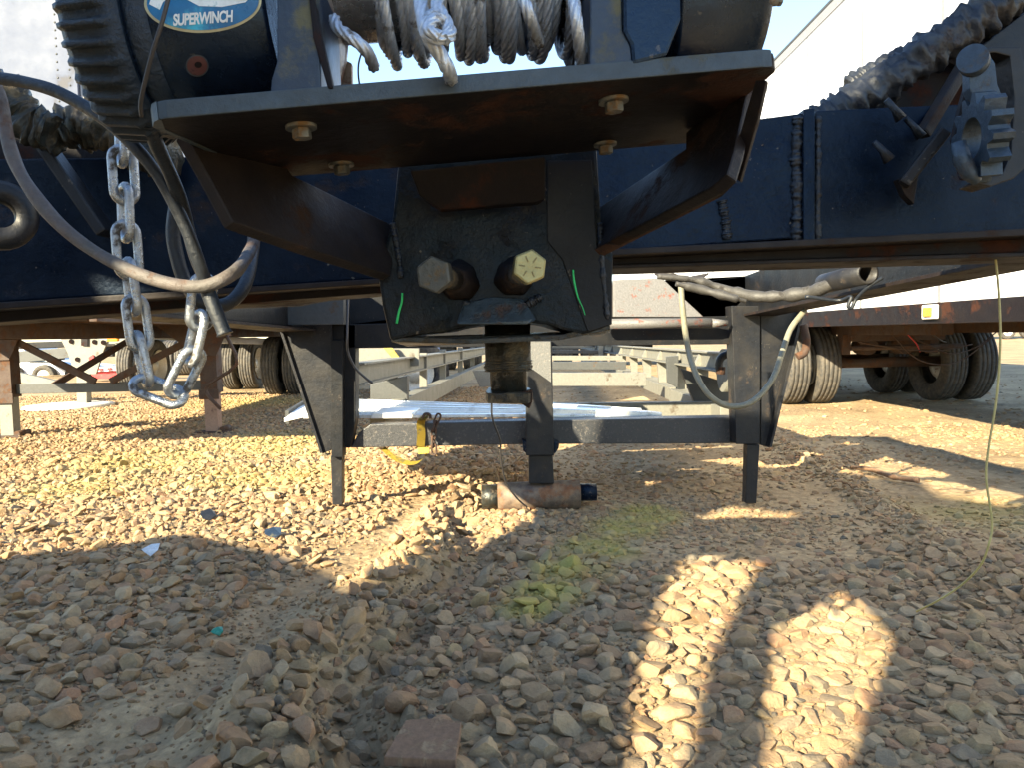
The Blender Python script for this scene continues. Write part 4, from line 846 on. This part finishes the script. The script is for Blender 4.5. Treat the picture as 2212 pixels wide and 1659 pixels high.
def strap(pts, wd, nm, up=(1, 0, 0)):
    q = catmull(PP(pts), 6); b = MB(); va = []
    for k, p in enumerate(q):
        s_ = Vector(up).normalized()*wd/2; va.append((b.bm.verts.new(p-s_), b.bm.verts.new(p+s_)))
    for k in range(len(va)-1): f = b.bm.faces.new((va[k][0], va[k][1], va[k+1][1], va[k+1][0])); f.smooth = True
    r = bmesh.ops.solidify(b.bm, geom=b.bm.faces[:], thickness=.003)
    return b.build(nm, 'yellow', st)
strap([(908, 968, 4.17), (910, 940, 4.185), (909, 915, 4.19), (914, 904, 4.2), (930, 888, 4.7), (945, 878, 5.1)], .045, 'webbing')
strap([(828, 969, 4.24), (850, 988, 4.22), (880, 1000, 4.2), (905, 998, 4.18), (922, 980, 4.17), (921, 966, 4.17)], .03, 'loose_tail', (.6, .5, .6))
b = MB(); b.prism(PP([(902, 968), (928, 968), (926, 980), (904, 982)], 4.15), fwd*.03, .003); b.build('buckle', 'yellow', st)
b = MB(); b.tube(PP([(912, 905, 4.17), (918, 895, 4.17), (928, 896, 4.17), (930, 905, 4.17)]), .008, n=8, sub=5); b.build('hook', 'brown', st)
LM2 = link_mesh_data(.030, .014, .0055); LM2.materials.append(M['brown'])
rcn = thing('binder_chain', P(940, 960, 4.16), 'short rusty brown chain hanging over the low crossbeam beside the yellow strap', 'chain')
chain(rcn, PP([(948, 898), (942, 912), (938, 930), (936, 950), (938, 978)], 4.16), .042, LM2)
# red plate glimpse: reflective decal far behind left of the coupler
b = MB(); b.box(-1.12, -1.0, 5.58, 5.60, 1.0, 1.03); 

# ------------------------------------------------------------------ tyres
def tyre_profile(R0, W0):
    h = W0/2; pr = [(-h*.55, R0*.56), (-h*.85, R0*.62), (-h*1.0, R0*.78), (-h*.97, R0*.90), (-h*.86, R0*.975), (-h*.80, R0*.985)]
    g = [-.58, -.2, .2, .58]
    for x in g: pr += [(h*(x-.045), R0*.998), (h*(x-.03), R0*.978), (h*(x+.03), R0*.978), (h*(x+.045), R0*.998)]
    pr += [(h*.80, R0*.985), (h*.86, R0*.975), (h*.97, R0*.90), (h*1.0, R0*.78), (h*.85, R0*.62), (h*.55, R0*.56)]
    return pr
def make_wheel(root, c, R0=.50, W0=.27, axis=(1, 0, 0), dish=1, n_=56):
    b = MB(); b.lathe(c, axis, tyre_profile(R0, W0), n_, caps=False); t = b.build('tyre', 'rubber', root)
    h = W0/2*dish; b = MB(); b.lathe(c, axis, [(h*1.0, R0*.60), (h*.75, R0*.57), (h*.55, R0*.50), (h*.1, R0*.42), (h*.05, R0*.22), (h*.5, R0*.18), (h*.55, 0.001)], 36, caps=False); b.build('rim', 'rim', root)
    return t
# ------------------------------------------------------------------ box semi trailers
def box_trailer(root, x0, x1, y0, y1, zf, zt, npan, wall='white', rivets=True, lowbeam='brown', nose=True):
    L = y1-y0; T = .03
    for sx, xa in ((0, x0), (1, x1-T)):
        for k in range(npan):
            a, b_ = y0+T+L*k/npan, y0+T+L*(k+1)/npan-.006
            q = MB(); q.box(xa, xa+T, a, b_, zf+.02, zt-.12, .002); q.build('side_panel', wall, root)
            xs_ = xa-.004 if sx == 0 else xa+T-.004
            q = MB(); q.box(xs_, xs_+.008, a-.02, a+.02, zf+.02, zt-.12); q.build('seam_post', 'railgrey', root)
        q = MB(); q.box(xa-.012, xa+T+.012, y0, y1, zt-.12, zt-.022, .004); q.build('top_rail', 'railgrey', root)
        q = MB(); q.box(xa-.018, xa+T+.018, y0, y1, zt-.020, zt+.01, .004); q.build('roof_edge', 'greydark', root)
        q = MB(); q.box(xa-.012, xa+T+.012, y0, y1, zf-.14, zf+.018, .004); q.build('bottom_rail', lowbeam, root)
    if nose:
        for k in range(2):
            a = x0+T+.002+(x1-x0-2*T)*k/2; b_ = a+(x1-x0-2*T)/2-.004
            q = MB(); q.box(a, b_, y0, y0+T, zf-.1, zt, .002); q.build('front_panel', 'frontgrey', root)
        q = MB()
        for xr in (x0+.42, x0+.50, x1-.08, x1-.16):
            for k in range(54): q.lathe((xr, y0-.0002, zf+.05+k*.052), (0, -1, 0), [(0, .008), (.003, .006), (.004, .001)], 6)
        o = q.build('rivets', 'greydark', root); o['kind'] = 'stuff'
    q = MB(); q.box(x0+T, x1-T, y0+T, y1, zt-.02, zt-.004); q.build('roof', wall, root)
    q = MB(); q.box(x0+.05, x1-.05, y0+T, y1-.01, zf-.02, zf-.004); q.build('floor', 'brown', root)
    n = int(L/.32)
    me0 = None
    for k in range(n):
        if me0 is None:
            q = MB(); q.box(x0+.04, x1-.04, 0, .05, zf-.125, zf-.022); o = q.build('crossmember', 'brown', root); me0 = o.data; base = o.location.copy(); o.location.y = base.y+y0+.1
        else:
            o2 = bpy.data.objects.new('crossmember', me0); COL.objects.link(o2); o2.parent = root; o2.location = base+Vector((0, y0+.1+k*L/n, 0))
# left trailer
lt_ = thing('box_semitrailer', (-4.15, 7.85, 0), 'pale box semitrailer at far left, nose toward the camera, standing on its landing legs', 'semitrailer')
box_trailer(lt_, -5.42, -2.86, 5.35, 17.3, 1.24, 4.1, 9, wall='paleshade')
def leg(xl, Y_, top, root):
    q = MB(); q.box(xl-.085, xl+.085, Y_-.08, Y_+.08, .42, top, .004); l = q.build('landing_leg', 'brown', root)
    q = MB(); q.box(xl-.065, xl+.065, Y_-.06, Y_+.06, .03, .42, .004); q.build('inner_leg', mat('worn_leg', (.26, .16, .11), .7, .0, (.13, .08, .06), .35, 6) if xl > -4 else 'greybeam', l)
    q = MB(); q.box(xl-.16, xl+.16, Y_-.13, Y_+.13, .0, .03, .003); q.lathe((xl+.12, Y_-.10, .05), (0, 1, 0), [(0, .03), (.2, .03)], 12); q.build('foot_pad', 'brown', l)
    q = MB(); q.box(xl-.10, xl+.10, Y_-.095, Y_-.083, .36, .46, .003); q.build('leg_collar', 'brown', l)
leg(-3.05, 7.85, 1.12, lt_); leg(-5.12, 7.85, 1.12, lt_)
rail('leg_brace', (-5.03, 7.85, .50), (-3.14, 7.85, .50), .04, .10, 'greydark', lt_)
rail('leg_brace', (-5.0, 7.80, 1.0), (-4.2, 7.80, .56), .03, .07, 'brown', lt_); rail('leg_brace', (-3.15, 7.80, 1.0), (-4.05, 7.80, .56), .03, .07, 'brown', lt_)
rail('leg_brace', (-5.0, 8.3, .46), (-4.45, 9.3, 1.05), .03, .07, 'brown', lt_)
for xl in (-3.05, -5.12):
    q = MB(); q.prism([(xl-.5 if xl > -4 else xl-.2, 7.75, 1.12), (xl+.25, 7.75, 1.12), (xl+.09, 7.75, .80), (xl-.09, 7.75, .80)], (0, .02, 0), .003); q.build('leg_gusset', 'brown', lt_)
q = MB(); q.tube([(-2.93, 7.8, .98), (-2.80, 7.72, 1.0), (-2.78, 7.6, .98), (-2.68, 7.55, .72), (-2.98, 7.6, .52), (-3.0, 7.6, .42), (-2.86, 7.55, .28)], .017, n=8, sub=3); q.build('crank_handle', 'brown', lt_)
q = MB(); q.box(-4.65, -4.55, 5.5, 17, 1.0, 1.115); q.box(-3.75, -3.65, 5.5, 17, 1.0, 1.115); q.build('frame_rail', 'brown', lt_)
for (xc, yc) in [(-3.66, 13.2), (-4.02, 13.2), (-3.66, 14.6), (-4.02, 14.6)]:
    w_ = bpy.data.objects.new('wheel', None); COL.objects.link(w_); w_.parent = lt_; w_.location = Vector((xc, yc, .5))-lt_.location
    make_wheel(w_, Vector((xc, yc, .5)), n_=40, dish=1 if xc > -4 else -1)
# a second trailer beyond it whose wheels show left of the bracket
l2 = thing('flatbed_semitrailer', (-6.1, 16, 0), 'dark flatbed semitrailer with pale wheels seen beyond the left landing leg', 'semitrailer')
q = MB(); q.box(-7.4, -4.85, 14.2, 27, 1.08, 1.14, .01); q.build('deck', 'greydark', l2)
q = MB(); q.box(-7.5, -4.80, 14.1, 14.2, 1.04, 1.14, .01); q.build('deck_edge', 'white', l2)
for (xc, yc) in [(-4.98, 14.9), (-5.34, 14.9), (-4.98, 16.3), (-6.9, 14.9), (-7.26, 14.9)]:
    w_ = bpy.data.objects.new('wheel', None); COL.objects.link(w_); w_.parent = l2; w_.location = Vector((xc, yc, .5))-l2.location
    make_wheel(w_, Vector((xc, yc, .5)), n_=36)
# chassis with gusset behind the left trailer
chs = thing('container_chassis', (-6.4, 11.6, 0), 'grey green container chassis with a holed triangular gusset behind the left trailer', 'chassis')
def pc(name, pts, Y, d, m='greydark', parent=chs, bev=.003): b = MB(); b.prism(PP(pts, Y), fwd*d, bev); return b.build(name, m, parent)
gp = pc('gusset_plate', [(127, 724), (233, 734), (224, 756), (207, 808), (161, 808), (146, 762)], 11.6, .04, 'greybeam')
for (u, v) in [(154, 737), (167, 776), (204, 738), (223, 739)]:
    b = MB(); b.cyl(P(u, v, 11.575), P(u, v, 11.61), .035, n=18); b.build('hole', 'under', gp)
b = MB(); b.prism(PP([(175, 728), (189, 729), (189, 747), (175, 746)], 11.57), fwd*.02); b.build('dark_stain', 'under', gp)  # plain dark square set on the gusset plate
b = MB(); b.prism(PP([(191, 772), (200, 766), (204, 774), (202, 782), (193, 782)], 11.57), fwd*.02); b.build('red_sticker', 'red', gp)
pc('top_rail', [(133, 707), (400, 725), (400, 736), (133, 720)], 11.5, .12, 'greybeam')
rail('side_rail', P(440, 733, 11.6), P(700, 740, 15), .1, .10, 'white', chs)
pc('support_leg', [(165, 808), (187, 808), (187, 878), (166, 878)], 11.6, .14, 'greybeam')
pc('cross_tube', [(20, 760), (150, 750), (150, 772), (20, 785)], 11.8, .1, 'greydark'); pc('cross_tube', [(20, 800), (185, 838), (185, 850), (20, 822)], 12.2, .1, 'greybeam')
b = MB(); b.box(P(243, 731, 11.4).x-.08, P(243, 731, 11.4).x+.08, 11.38, 11.46, P(243, 731, 11.4).z-.04, P(243, 731, 11.4).z+.03, .02); b.build('marker_lamp', 'orange', chs)
b = MB(); b.lathe((G(150, 880).x, G(150, 880).y, gz(-6, 11)), (0, 0, 1), [(0, .62), (.04, .60), (.05, .5)], 32); tag(b.build('leg_pad', 'cone', None), 'pale round pad on the ground under the holed grey chassis', 'pad')
# dark frames further back on the left
db = thing('dark_flatbed_trailer', (-12, 21.5, 0), 'dark trailer frame with black tyres far behind the red trailer at left', 'trailer')
for (pts_, Y_, d_) in [([(-60, 742), (330, 730), (330, 741), (-60, 757)], 21.5, 2.2), ([(60, 757), (120, 755), (118, 778), (64, 780)], 21.8, .5), ([(205, 748), (245, 746), (243, 770), (208, 771)], 21.8, .5), ([(300, 741), (420, 737), (420, 752), (300, 758)], 21.8, 1.5)]:
    b = MB(); b.prism(PP(pts_, Y_), fwd*d_, .01); b.build('frame', 'paint_dark', db)
for u in (330, 372, 404): c_ = P(u, 745, 21.9); c_.z = .5; b = MB(); b.lathe(c_, (1, 0, 0), tyre_profile(.5, .4), 32, caps=False); b.build('tyre', 'rubber', db)
# red trailer
rd = thing('red_trailer', (-9, 19, 0), 'bright red low trailer with white striped edge far behind the hanging chain', 'trailer')
def pr_(name, pts, Y, d, m, parent=rd): b = MB(); b.prism(PP(pts, Y), fwd*d, .003); return b.build(name, m, parent)
pr_('deck', [(189, 800), (215, 794), (301, 790), (301, 810), (280, 817), (189, 819)], 19, .5, 'red'); pr_('side_stripe', [(205, 793), (301, 788), (301, 797), (198, 803)], 18.9, .1, 'white')
pr_('fender', [(272, 768), (297, 764), (299, 780), (270, 782)], 18.8, .3, 'red'); pr_('upright', [(249, 740), (262, 740), (262, 794), (249, 796)], 18.8, .1, 'greybeam'); pr_('upright', [(262, 742), (270, 742), (284, 788), (277, 790)], 18.8, .1, 'greydark')
for k in range(5): pr_('stripe_block', [(212+k*19, 795-k*1.1), (220+k*19, 794.5-k*1.1), (220+k*19, 800-k*1.1), (212+k*19, 800.5-k*1.1)], 18.85, .04, 'red')
pr_('frame', [(235, 731), (305, 731), (305, 742), (235, 742)], 18.8, .3, 'greybeam')
# far white trucks on the left
fv = thing('white_van_truck', (-13, 24, 0), 'white vehicle with pale wheels far away beyond the left landing leg', 'van')
def pf(name, pts, Y, d, m, parent=fv): b = MB(); b.prism(PP(pts, Y), fwd*d, .01); return b.build(name, m, parent)
pf('body', [(10, 745), (45, 742), (60, 770), (130, 785), (190, 792), (190, 812), (5, 812)], 24, 1.8, 'white'); pf('glass', [(48, 752), (62, 772), (110, 782), (60, 782)], 23.95, .02, 'housing')
for uc in (30, 100, 170):
    c_ = P(uc, 812, 24); b = MB(); b.lathe(c_+Vector((0, -.08, 0)), (0, 1, 0), tyre_profile(.36, .22), 28, caps=False); b.build('tyre', 'rubber', fv); b = MB(); b.lathe(c_+Vector((0, -.15, 0)), (0, 1, 0), [(0, .001), (.0, .2), (.08, .22)], 24, caps=False); b.build('rim', 'rim', fv)

# right trailer
rg = thing('box_semitrailer', (4.5, 9.5, 0), 'sunlit white box semitrailer at right with a brown underframe and dark dual tyres', 'semitrailer')
box_trailer(rg, 3.22, 5.82, 1.9, 24, 1.10, 4.15, 17, lowbeam='under', nose=False)  # dark bottom rails: recess shade put into their colour
q = MB(); q.box(3.9, 4.0, 7, 14, .86, 1.05, .004); q.box(5.0, 5.1, 7, 14, .86, 1.05, .004); q.build('slider_rail', 'brown', rg)
for yc in (9.7, 11.0):
    q = MB(); q.cyl((3.4, yc, .5), (5.7, yc, .5), .065, n=20); q.build('axle', 'brown', rg)
    for xc in (3.46, 3.82, 5.33, 5.69):
        w_ = bpy.data.objects.new('wheel', None); COL.objects.link(w_); w_.parent = rg; w_.location = Vector((xc, yc, .5))-rg.location
        make_wheel(w_, Vector((xc, yc, .5)), n_=64, dish=1 if xc > 4.5 else -1)
    for xh in (3.98, 5.02): q = MB(); q.prism([(xh-.05, yc-.55, .92), (xh-.05, yc-.35, .92), (xh-.05, yc-.40, .62), (xh-.05, yc-.5, .62)], (.1, 0, 0), .004); q.bar((xh, yc-.45, .66), (xh, yc+.5, .62), .08, .05); q.build('spring_hanger', 'brown', rg)
q = MB(); q.box(3.95, 5.05, 9.0, 9.08, .78, .95, .004); q.build('slider_crossmember', 'brown', rg)
q = MB(); q.cyl((4.0, 9.1, .70), (5.3, 9.1, .70), .03, n=12); q.build('slider_bar', 'brown', rg)
q = MB(); q.cyl((4.3, 9.3, .72), (4.3, 9.55, .72), .11, n=20); q.cyl((4.75, 9.3, .72), (4.75, 9.55, .72), .11, n=20); q.build('brake_chamber', 'brown', rg)
def rhose(pts, m='brown', r=.008): b = MB(); b.tube(pts, r, n=6, sub=8); return b.build('brake_line', m, rg)
rhose([(4.4, 8.9, 1.0), (4.5, 8.8, .85), (4.7, 8.7, .72), (5.0, 8.8, .62), (5.4, 9.0, .68), (5.7, 9.1, .85)]); rhose([(4.3, 8.9, .95), (4.55, 8.75, .6), (4.85, 8.75, .5), (5.2, 8.9, .55), (5.6, 9.0, .8)]); rhose([(4.5, 8.9, 1.1), (4.45, 8.75, .9), (4.55, 8.7, .75), (4.65, 8.8, .65)], 'red', .007)
rhose([(4.55, 8.9, 1.12), (4.7, 8.75, .9), (4.85, 8.75, .78), (5.0, 8.9, .75)], 'wire_dark'); rhose([(3.9, 8.7, .78), (4.3, 8.6, .7), (4.8, 8.7, .66), (5.3, 8.9, .72)])
lm = P(2014, 673, 5.9)
q = MB(); q.box(3.175, 3.205, lm.y-.10, lm.y+.10, lm.z-.055, lm.z+.055, .012); ml = q.build('marker_lamp', 'lenswhite', rg)
q = MB(); q.box(3.158, 3.176, lm.y-.055, lm.y+.055, lm.z-.035, lm.z+.035, .008); q.build('lens', 'orange', ml)
# far trailer crossing beyond at the right
ft = thing('distant_semitrailer', (32, 47, 0), 'white semitrailer parked far away at the right edge', 'semitrailer')
q = MB(); q.box(24, 44, 47, 49.5, 1.35, 4.2, .02); q.build('box_body', 'white', ft); q = MB(); q.box(24, 44, 47.05, 49.4, 1.1, 1.35); q.build('underframe', 'brown', ft)
for xc in (30.2, 31.5, 36.5):
    w_ = bpy.data.objects.new('wheel', None); COL.objects.link(w_); w_.parent = ft; w_.location = Vector((xc, 47.2, .5))-ft.location
    make_wheel(w_, Vector((xc, 47.2, .5)), axis=(0, -1, 0), n_=28)
# far trailers seen between the frames, straight ahead
fc = thing('flatbed_trailer', (1, 26, 0), 'dark grey trailer frame with white rails far behind the low frame', 'trailer')
for (u0, u1, v0, v1, Y_, m) in [(1190, 1300, 733, 738, 24, 'white'), (1190, 1300, 741, 745, 22, 'alubright'), (1190, 1300, 748, 754, 20, 'greydark')]:
    b = MB(); b.prism(PP([(u0, v0), (u1, v0), (u1, v1), (u0, v1)], Y_), fwd*.1); b.build('cross_rail', m, fc)
b = MB(); b.prism(PP([(930, 741), (1420, 733), (1420, 741), (930, 750)], 21), fwd*2.4, .01); b.build('deck', 'paint_dark', fc)
for (u0, u1, v0, v1) in [(1190, 1250, 752, 776), (1262, 1290, 746, 772), (940, 985, 752, 790), (1000, 1040, 750, 778), (1330, 1410, 741, 760)]:
    b = MB(); b.prism(PP([(u0, v0), (u1, v0), (u1, v1), (u0, v1)], 21.3), fwd*.5, .01); b.build('side_box', 'paint_dark', fc)  # dark blocks; the left pair stands in for shaded ground
for u in (1215, 1275, 965, 1020): 
    c_ = P(u, 745, 21.6); c_.z = .5; b = MB(); b.lathe(c_, (1, 0, 0), tyre_profile(.5, .5), 32, caps=False); b.build('tyre', 'rubber', fc)
tk = thing('blue_truck', (-3.2, 17, 0), 'blue truck with a pale wheel and yellow part behind the left side rail', 'truck')
q = MB(); q.prism(PP([(878, 700), (925, 700), (925, 800), (878, 812)], 12), fwd*2, .02); q.build('cab', 'blue', tk)
c_ = P(898, 805, 11.7); b = MB(); b.lathe(c_, (.35, -1, 0), tyre_profile(.5, .28), 40, caps=False); b.build('tyre', 'rubber', tk); b = MB(); b.lathe(c_+Vector((.02, -.14, 0)), (.35, -1, 0), [(0, .28), (-.03, .25), (-.08, .14), (0, .12), (.01, .001)], 30, caps=False); b.build('rim', 'rim', tk)
b = MB(); b.prism(PP([(822, 744), (842, 744), (868, 778), (858, 786)], 6.1), fwd*.03, .004); tag(b.build('wheel_chock_strap', 'yellow', None), 'yellow strap lying over the left side rail of the low frame', 'strap')

# ------------------------------------------------------------------ things on the ground
def gobj(u, v): p = G(u, v); return p
p0 = gobj(925, 1640)
b = MB(); b.prism([Vector((p0.x-.085, p0.y-.08, .03)), Vector((p0.x+.07, p0.y-.10, .03)), Vector((p0.x+.075, p0.y+.035, .045)), Vector((p0.x+.02, p0.y+.05, .047)), Vector((p0.x-.055, p0.y+.048, .046))], (0, 0, .022), .003)
tag(b.build('board', 'wood', None), 'reddish brown broken board end lying on the gravel at the bottom edge', 'board')
def shard(u, v, s, m, label, cat, nm, zoff=.035):
    p = gobj(u, v); b = MB(); p.z = gz(p.x, p.y)+zoff
    pts = [p+Vector((s*math.cos(a)*random.uniform(.6, 1.1), s*math.sin(a)*random.uniform(.5, 1.0), .006*math.sin(a*2))) for a in [k*math.pi*2/7 for k in range(7)]]
    b.prism(pts, (0, 0, .003), .0006); o = b.build(nm, m, None); o.rotation_euler = (.5, .15, 0); return tag(o, label, cat)
shard(470, 1385, .028, 'glass_green', 'green glass shard on the edge of the sandy rut', 'glass shard', 'glass_shard', .045)
shard(325, 1205, .045, 'plastic_clear', 'crumpled clear plastic scrap on the shaded gravel at left', 'plastic scrap', 'plastic_scrap', .04)
shard(450, 1130, .05, 'hose_black', 'dark crumpled scrap on the sunlit gravel edge at left', 'scrap', 'dark_scrap', .03)
shard(590, 1168, .05, 'plate_blue', 'blue grey crumpled scrap in the shade left of the rut', 'scrap', 'dark_scrap', .035)
b = MB(); b.tube([G(1838, 1020)+Vector((0, 0, .03)), G(1880, 1028)+Vector((0, 0, .04)), G(1930, 1042)+Vector((0, 0, .03)), G(1985, 1050)+Vector((0, 0, .03))], .014, n=8, sub=5, jit=.5)
tag(b.build('stick', 'wood', None), 'brown weathered stick lying on the bare dirt at right', 'stick')

# ------------------------------------------------------------------ added unseen blocker behind the camera; its outline and holes shape the sunlight
A_ = Vector((math.cos(AZ), -math.sin(AZ), 0)); B_ = Vector((math.sin(AZ), math.cos(AZ), 0))
T0 = -2.1
def SW(s, w_, t=T0): z = (w_-t*math.sin(EL))/math.cos(EL); return A_*s+B_*t+Vector((0, 0, z))
bt = thing('parked_flatbed_truck', SW(-1.5, -.85), 'parked flatbed truck with a tall steel headboard behind the camera', 'truck')
def spr(name, poly, m='greydark', d=-.06): b = MB(); b.prism([SW(s, w_) for s, w_ in poly], B_*d, 0); return b.build(name, m, bt)
LOW = -.50
spr('bed_side', [(-3.95, LOW), (-3.95, .40), (-3.72, .62), (-3.58, .78), (-2.9, .80), (-2.15, .74), (-2.15, LOW)], d=-1.2)  # low part added to shade the left foreground
b = MB(); loops = [[(-2.15, LOW), (-2.15, .74), (-2.30, 1.05), (-2.35, 1.45), (-2.25, 2.05), (-1.0, 2.10), (-.84, 1.95), (-.40, 1.90), (-.36, 2.7), (.9, 2.9), (.9, LOW)],
    [(-1.74, 1.45), (-1.70, 1.62), (-1.34, 1.62), (-1.30, 1.45)],
    [(-1.50, 1.25), (-1.16, 1.24), (-.99, .95), (-.77, .67), (-.73, .57), (-.79, .55), (-.88, .62), (-1.27, .98)],
    [(-.79, 1.20), (-.56, 1.03), (-.47, .72), (-.50, .62), (-.59, .60), (-.64, .70), (-.72, .80), (-.86, .98)]]
es = []
for lp in loops:
    vs = [b.bm.verts.new(SW(s_, w_)) for s_, w_ in lp]; es += [b.bm.edges.new((vs[k], vs[(k+1) % len(vs)])) for k in range(len(vs))]
bmesh.ops.triangle_fill(b.bm, use_beauty=True, use_dissolve=False, edges=es)
r_e = bmesh.ops.extrude_face_region(b.bm, geom=b.bm.faces[:]); bmesh.ops.translate(b.bm, vec=B_*-.05, verts=[g for g in r_e['geom'] if isinstance(g, bmesh.types.BMVert)])
bmesh.ops.recalc_face_normals(b.bm, faces=b.bm.faces[:]); b.build('headboard', 'greydark', bt)  # added panel, its openings cut to cast the sun patches
for s_ in (-3.3, -.2):
    c_ = A_*s_+B_*(T0-.3)+Vector((0, 0, .5)); b = MB(); b.lathe(c_, B_, tyre_profile(.5, .28), 32, caps=False); b.build('tyre', 'rubber', bt)  # wheels of the added sun blocker
